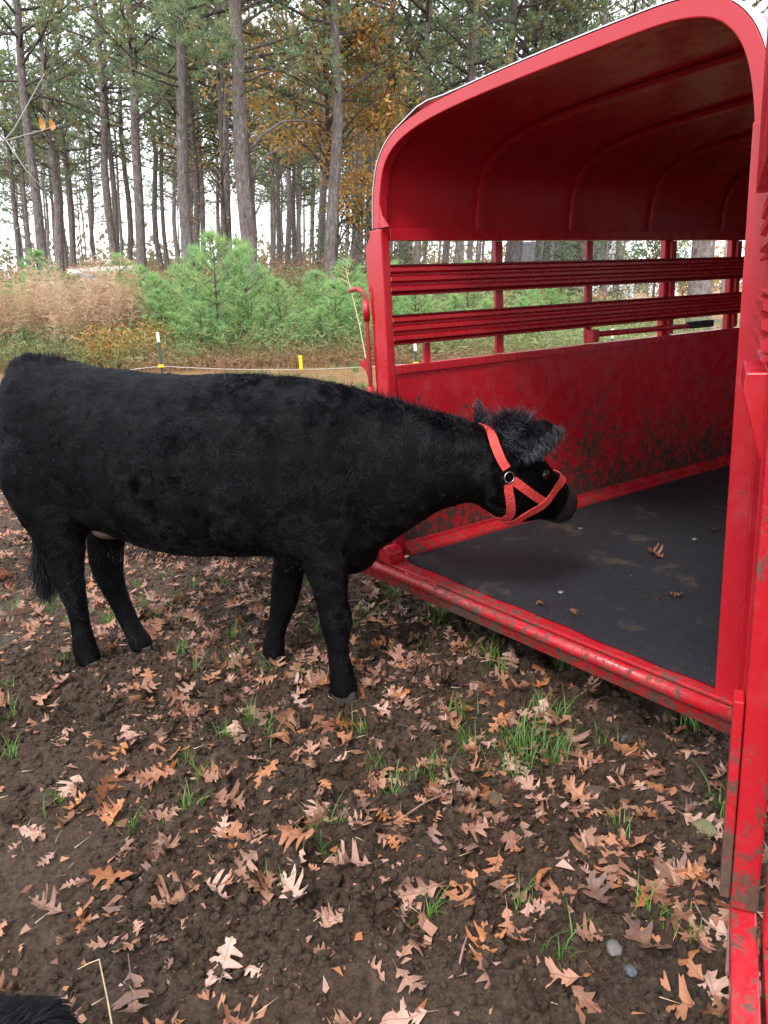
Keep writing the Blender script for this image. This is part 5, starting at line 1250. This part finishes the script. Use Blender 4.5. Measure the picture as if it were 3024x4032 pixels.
for k, (x, y, h) in enumerate(YL):
    A_ = YP[k % 3]; s_ = h / [2.3, 2.0, 1.7][k % 3]; r_ = empty('young_pine', (x, y, float(terrain(x, y)) - .05)); r_.rotation_euler = (-.03, .07, random.uniform(0, 6)); q_ = .88 if k in (0, 1, 2, 12) else .72; r_.scale = (s_ * 1.05, s_ * 1.05, s_ * q_)
    for nm_, me in zip(('trunk', 'crown'), A_): link(nm_, me, r_)
    tag(r_, {0: 'tallest bright green young pine, just right of the stout lichen spotted pine'}.get(k, '%s green young pine %s, %s' % ('tall' if h > 2 else ('short' if h < 1.55 else 'middling'), 'in front' if y < 14.9 else ('mid thicket' if y < 16.3 else 'at the back'), between(x, y, 1.5))), 'young pine', 'young pines along the fence')

# ------------------------------------------------------------------ tan weeds, brush, undergrowth
TAN = mat_needle('tan_weed_plumes', [(.50, .33, .20), (.60, .43, .29), (.42, .27, .16), (.64, .48, .34), (.52, .35, .22)], .4)
def weed_mesh(seed, H=2.0, n_=24):
    random.seed(seed); V = []; F = []; Rn = []
    def seg(a, b_, w, rv):
        s_ = (b_ - a).cross(Vector((random.gauss(0, 1), random.gauss(0, 1), .2))).normalized() * w; q = len(V); V.extend([tuple(a - s_), tuple(a + s_), tuple(b_)]); F.append((q, q + 1, q + 2)); Rn.extend([rv] * 3)
    for k in range(n_):
        rv = random.random(); b_ = Vector((random.gauss(0, .16), random.gauss(0, .16), 0)); h = H * random.uniform(.6, 1.05); ln_ = Vector((random.gauss(0, .22), random.gauss(0, .22), 1)).normalized() * h; seg(b_, b_ + ln_, .010, rv)
        for j in range(30):
            t = random.uniform(.45, 1.0); c = b_ + ln_ * t; L = .32 * (1.25 - t) + .06; d = Vector((random.gauss(0, 1), random.gauss(0, 1), random.uniform(.3, 1.3))).normalized(); e = c + d * L; seg(c, e, .0065, rv)
            for q_ in range(3): seg(c.lerp(e, random.uniform(.3, .9)), e + Vector((random.gauss(0, .08), random.gauss(0, .08), random.gauss(-.03, .05))), .008, rv)
    return foliage('plumes', V, F, Rn, TAN)
WD = [weed_mesh(61), weed_mesh(62), weed_mesh(63)]
random.seed(64)
for k, (x, y, s_) in enumerate([(-7.2, 15.0, 1.05), (-6.7, 14.6, 1.1), (-6.1, 14.9, 1.0), (-5.6, 14.5, .95), (-5.2, 15.1, 1.1), (-4.85, 14.8, 1.0), (-5.0, 15.7, 1.15), (-6.4, 15.8, 1.1), (-7.7, 13.9, .65), (-8.1, 13.6, .75), (-7.9, 14.3, .7), (-4.5, 15.4, .8)]):
    o = link('dry_weed', WD[k % 3], None, (x, y, float(terrain(x, y))), (0, .05, random.uniform(0, 6))); o.scale = (s_ * .68, s_ * .68, s_ * .80)
    tag(o, '%s feathery tan weed clump %s, %s' % ('low' if s_ < .8 else ('tall' if s_ > 1.07 else 'middling'), 'at the front' if y < 14.85 else 'behind', ['at the far left', 'left of the rump top', 'above the rump', 'right of the rump', 'next to the fence post', 'left of the fence post', 'above the hip', 'above the loin', 'at the left edge, lowest', 'at the left edge, leftmost', 'at the left edge, rear', 'nearest the orange brush'][k]), 'weed', 'tan feathery weeds behind the fence')
def brush(name, N, xr, yr, hmax, mat, size, seed, label=None, mode='stem', cond=None):
    random.seed(seed); V = []; F = []; Rn = []
    for k in range(N):
        x, y = random.uniform(*xr), random.uniform(*yr)
        if cond and not cond(x, y): continue
        g_ = float(terrain(x, y)); h = hmax * random.uniform(.25, 1.0); d = Vector((random.gauss(0, .25), random.gauss(0, .25), 1)).normalized() * h; b_ = Vector((x, y, g_)); rv = random.random()
        s_ = Vector((random.gauss(0, 1), random.gauss(0, 1), 0)).normalized() * .0045; q = len(V); V += [tuple(b_ - s_), tuple(b_ + s_), tuple(b_ + d)]; F.append((q, q + 1, q + 2)); Rn += [rv] * 3
        for j in range(7 if mode == 'leaf' else 5):
            c = b_ + d * random.uniform(.25, 1); e = c + Vector((random.gauss(0, .09), random.gauss(0, .09), random.uniform(-.02, .12))); s2 = (e - c).cross(Vector((random.gauss(0, 1), random.gauss(0, 1), random.gauss(0, 1)))).normalized() * size; q = len(V)
            V += [tuple(c - s2 * .3), tuple(c.lerp(e, .55) + s2), tuple(e)]; F.append((q, q + 1, q + 2)); Rn += [random.random()] * 3
    o = link(name, foliage(name, V, F, Rn, mat)); tag(o, kind='stuff'); return o
DRYG = mat_needle('dry_grass', [(.34, .20, .10), (.42, .29, .15), (.26, .16, .08), (.30, .27, .12), (.22, .25, .09)], .25)
REDB = mat_needle('rusty_brush', [(.38, .20, .11), (.46, .27, .15), (.30, .17, .10), (.33, .25, .14)], .25)
MIXG = mat_needle('green_undergrowth', [(.13, .20, .08), (.21, .29, .12), (.28, .28, .12), (.15, .23, .10), (.34, .24, .10)], .25)
brush('dry_grass', 7000, (-9.5, 9), (13.6, 16.5), .62, DRYG, .006, 71)
brush('green_undergrowth', 9000, (-9.5, 5.5), (13.7, 18.0), .85, MIXG, .018, 72, mode='leaf')
brush('rusty_brush', 3500, (-4.3, 3.5), (13.5, 15.0), .42, REDB, .007, 73)
brush('rusty_brush', 900, (-5.2, -3.8), (14.0, 16.0), .80, OAKL, .024, 74, mode='leaf')
brush('green_undergrowth', 9000, (-17, 9), (19, 34), 1.2, MIXG, .035, 75, mode='leaf', cond=lambda x, y: abs(x) < y * .6)
brush('rusty_brush', 6000, (-16, 9), (24, 40), 1.6, REDB, .035, 76, mode='leaf')
brush('dry_grass', 3500, (-6.5, 6.5), (10.5, 13.4), .10, DRYG, .004, 77)
# a few bare grey grass seed stalks by the trailer post
m = MB(); gz = float(terrain(-.05, 12.2)); m.tube([(-.10, 12.2, gz), (-.22, 12.2, gz + .9), (-.38, 12.2, gz + 1.75)], [.012, .009, .005], 5)
for k in range(12): m.tube([(-.36 + .002 * k, 12.2, gz + 1.5 + .03 * k), (-.36 + random.gauss(0, .1), 12.2, gz + 1.58 + .03 * k)], [.004, .002], 3)
tag(m.build('seed_stalk', STRAW), 'tall single tan seed stalk just left of the trailer post', 'stalk')

# ------------------------------------------------------------------ bare twigs hanging in from the left, on a small tree outside the frame
r_ = empty('bare_sapling', (-3.55, 4.3, float(terrain(-3.55, 4.3)))); tag(r_, 'bare sapling twigs with a few orange leaves reaching in at the upper left', 'sapling')
GREY = mat_simple('grey_twig', (.26, .24, .22), .7, 0, .25, 20)
MB().tube([(0, 0, 0), (.05, 0, 1.5), (-.05, 0, 3.4)], [.04, .03, .015], 8).build('trunk', GREY, r_, smooth=True)
def tw(pts, r0): MB().tube(pts, [r0 * (1 - .7 * k / (len(pts) - 1)) for k in range(len(pts))], 5).build('branch', GREY, r_, smooth=True)
tw([(0, 0, 1.55), (.7, .0, 1.92), (1.15, .05, 2.02), (1.45, .1, 2.3), (1.62, .1, 2.5)], .014)
tw([(0, 0, 1.9), (.9, 0, 2.25), (1.25, 0, 2.5), (1.5, 0, 2.9), (1.62, 0, 3.1)], .013)
tw([(0, 0, 2.0), (.9, 0, 2.55), (1.2, 0, 2.85), (1.38, 0, 3.25)], .012)
tw([(.9, 0, 2.55), (1.3, .1, 2.5), (1.7, .1, 2.5), (2.0, .1, 2.56)], .007)
tw([(1.15, .05, 2.02), (1.5, .1, 2.0), (1.8, .1, 2.12)], .004); tw([(1.25, 0, 2.5), (1.5, 0, 2.62), (1.65, 0, 2.95)], .004)
tw([(1.45, .1, 2.3), (1.75, .1, 2.55), (1.95, .1, 2.8)], .006)
for pts in ([(1.5, 0, 2.9), (1.62, .0, 2.8), (1.66, 0, 2.6)], [(1.5, 0, 2.9), (1.47, 0, 2.7), (1.5, 0, 2.55)], [(1.7, .1, 2.5), (1.78, .1, 2.35), (1.9, .1, 2.2)], [(1.38, 0, 3.25), (1.55, 0, 3.3), (1.66, 0, 3.45)], [(1.3, .1, 2.5), (1.45, .1, 2.42), (1.6, .1, 2.44)], [(1.15, .05, 2.02), (1.3, .05, 2.15), (1.32, .05, 2.35)], [(1.25, 0, 2.5), (1.22, 0, 2.7), (1.32, 0, 2.95)]): tw(pts, .004)
HL = mat_simple('orange_hanging_leaf', (.50, .22, .06), .5, 0, .2, 40, trans=.4)
for (x, z, l) in [(1.50, 2.93, .12), (1.47, 2.84, .07), (1.93, 2.58, .07), (1.98, 2.57, .06), (1.44, 3.28, .06)]:
    m = MB(); m.add([(x, 0, z), (x + .016, .01, z - l * .35), (x + .02, 0, z - l * .75), (x + .004, -.01, z - l), (x - .014, .01, z - l * .6), (x - .010, 0, z - l * .25)], [(0, 1, 4, 5), (1, 2, 3, 4)]); m.build('leaf', HL, r_)

# ------------------------------------------------------------------ far things: barrel, white pipe, house, poles, small shed
gz = float(terrain(-9.7, 28)); BLUE = mat_simple('blue_plastic', (.04, .17, .42), .45)
o = MB().tube([(0, 0, 0), (0, 0, .03), (0, 0, .28), (0, 0, .31), (0, 0, .56), (0, 0, .59), (0, 0, .85)], [.27, .29, .29, .30, .29, .29, .27], 18).build('blue_barrel', BLUE, None); o.location = (-9.66, 28, gz + .35); 
tag(o, 'small blue barrel among undergrowth between the left trunks', 'barrel')
m = MB(); m.tube([(-1.3, 0, 0), (1.3, 0, .02)], .15, 12)
o = m.build('white_pipe', WHITE, None, smooth=False); o.location = (-10.6, 32, float(terrain(-10.6, 32)) + 1.2); tag(o, 'long white pipe lying beyond the brush at the far left', 'pipe')
HS = empty('house', (21.5, 72, 0)); tag(HS, 'grey roofed white house seen through the trailer slats', 'house'); 
SID = mat_simple('pale_siding', (.66, .68, .72), .7); ROOF = mat_simple('grey_shingle_roof', (.16, .165, .18), .9, 0, .3, 8)
def hb_(x0, x1, y0, y1, z0, z1, nm_, mt): return MB().box(x0, x1, y0, y1, z0, z1).build(nm_, mt, HS)
for k in range(14): hb_(-9, 2.0, -.03 - .002 * k, 6, .24 * k, .24 * k + .235, 'siding_board', SID)
MB().prism([(-1.2, 3.36), (2.0, 3.36), (.2, 5.9)], -.02, 6, 'y').build('gable', SID, HS)
MB().prism([(-9.4, 3.3), (-1.2, 3.3), (.2, 5.95), (-9.4, 5.95)], .3, .5, 'y').build('roof', ROOF, HS)
MB().prism([(.2, 6.05), (2.3, 3.25), (2.15, 3.2), (.2, 5.9)], -.3, 6.2, 'y').build('barge_board', WHITE, HS)
for x in (-7, -4.2): 
    f_ = hb_(x - .55, x + .55, -.09, -.06, 1.0, 2.5, 'window', WHITE); MB().box(x - .45, x + .45, -.10, -.092, 1.08, 2.42).build('pane', mat_simple('dark_pane', (.03, .035, .045), .1), f_)
POLE = mat_simple('galvanised_pole', (.42, .44, .45), .5, .2)
for (x, y, h, lab) in [(19.7, 45, 9, 'thin grey pole right of the thick pine, seen through the slats'), (13.3, 36, 9, 'slim pale trunk like pole left of the thick pine')]:
    o = MB().tube([(0, 0, -.3), (.3, 0, h)], [.16, .10], 10).build('utility_pole', POLE, None, smooth=True); o.location = (x, y, float(terrain(x, y))); tag(o, lab, 'pole')
SH = empty('shed', (34.5, 95, 0)); MB().box(-1.4, 1.4, -1, 1, 0, 2.2).build('wall', SID, SH); MB().prism([(-1.6, 2.2), (1.6, 2.2), (0, 3.4)], -1.1, 1.1, 'y').build('roof', WHITE, SH); tag(SH, 'tiny white shed far off beyond the yard', 'shed')
# far treeline: a wood that reads as one mass
random.seed(91); V = []; F = []; Rn = []
for k in range(420):
    az = R(random.uniform(-36, 40)); d = random.uniform(120, 170); x, y = d * math.sin(az), d * math.cos(az); h = random.uniform(3.0, 7.5) * (1.0 if az > 0 else 1.0)
    leaf_cards(V, F, Rn, (x, y, float(terrain(x, y)) + h * .5), h * .33, 46, .5, random.random())
tag(link('far_woods', foliage('far_woods', V, F, Rn, mat_needle('far_foliage', [(.13, .14, .07), (.22, .18, .09), (.17, .17, .10), (.28, .19, .10), (.14, .17, .09)]))), kind='stuff')
for k, (x, y, s_) in enumerate([(24.5, 60, 1.0), (22.6, 75, 1.2), (31, 80, 1.4), (18.2, 52, .9)]):
    random.seed(95 + k); bl = [(random.uniform(-2, 2) * s_, random.uniform(-1, 1), random.uniform(1.0, 5.5) * s_, 1.0) for _ in range(16)]
    broadleaf(x, y, 4.5 * s_, 'yard_tree', ['small olive yellow tree right of the thick pine trunk', 'distant rounded tree behind the pole', 'autumn coloured tree at the far right gap', 'low bushy tree between the pine and the red stake'][k], OAKL if k in (0, 2) else GRNL, bl, .13, 60)
print('TREES', NTREE, 'LEAVES', len(items))


# where several things would carry the same words, say which by their order in the picture
bpy.context.view_layer.update(); by = {}
for o in SC.objects:
    if o.parent is None and o.get('category') and o.get('label'): by.setdefault(o['label'], []).append(o)
for lab, os_ in by.items():
    if len(os_) < 2: continue
    os_.sort(key=lambda o: project(np.array([[o.location.x, o.location.y, o.location.z]]))[0][0]); n_ = len(os_)
    for k, o in enumerate(os_):
        o['label'] = (['left ', 'right '][k] if n_ == 2 else ['first ', 'second ', 'third ', 'fourth ', 'fifth ', 'sixth ', 'seventh ', 'eighth ', 'ninth ', 'tenth '][min(k, 9)]) + lab
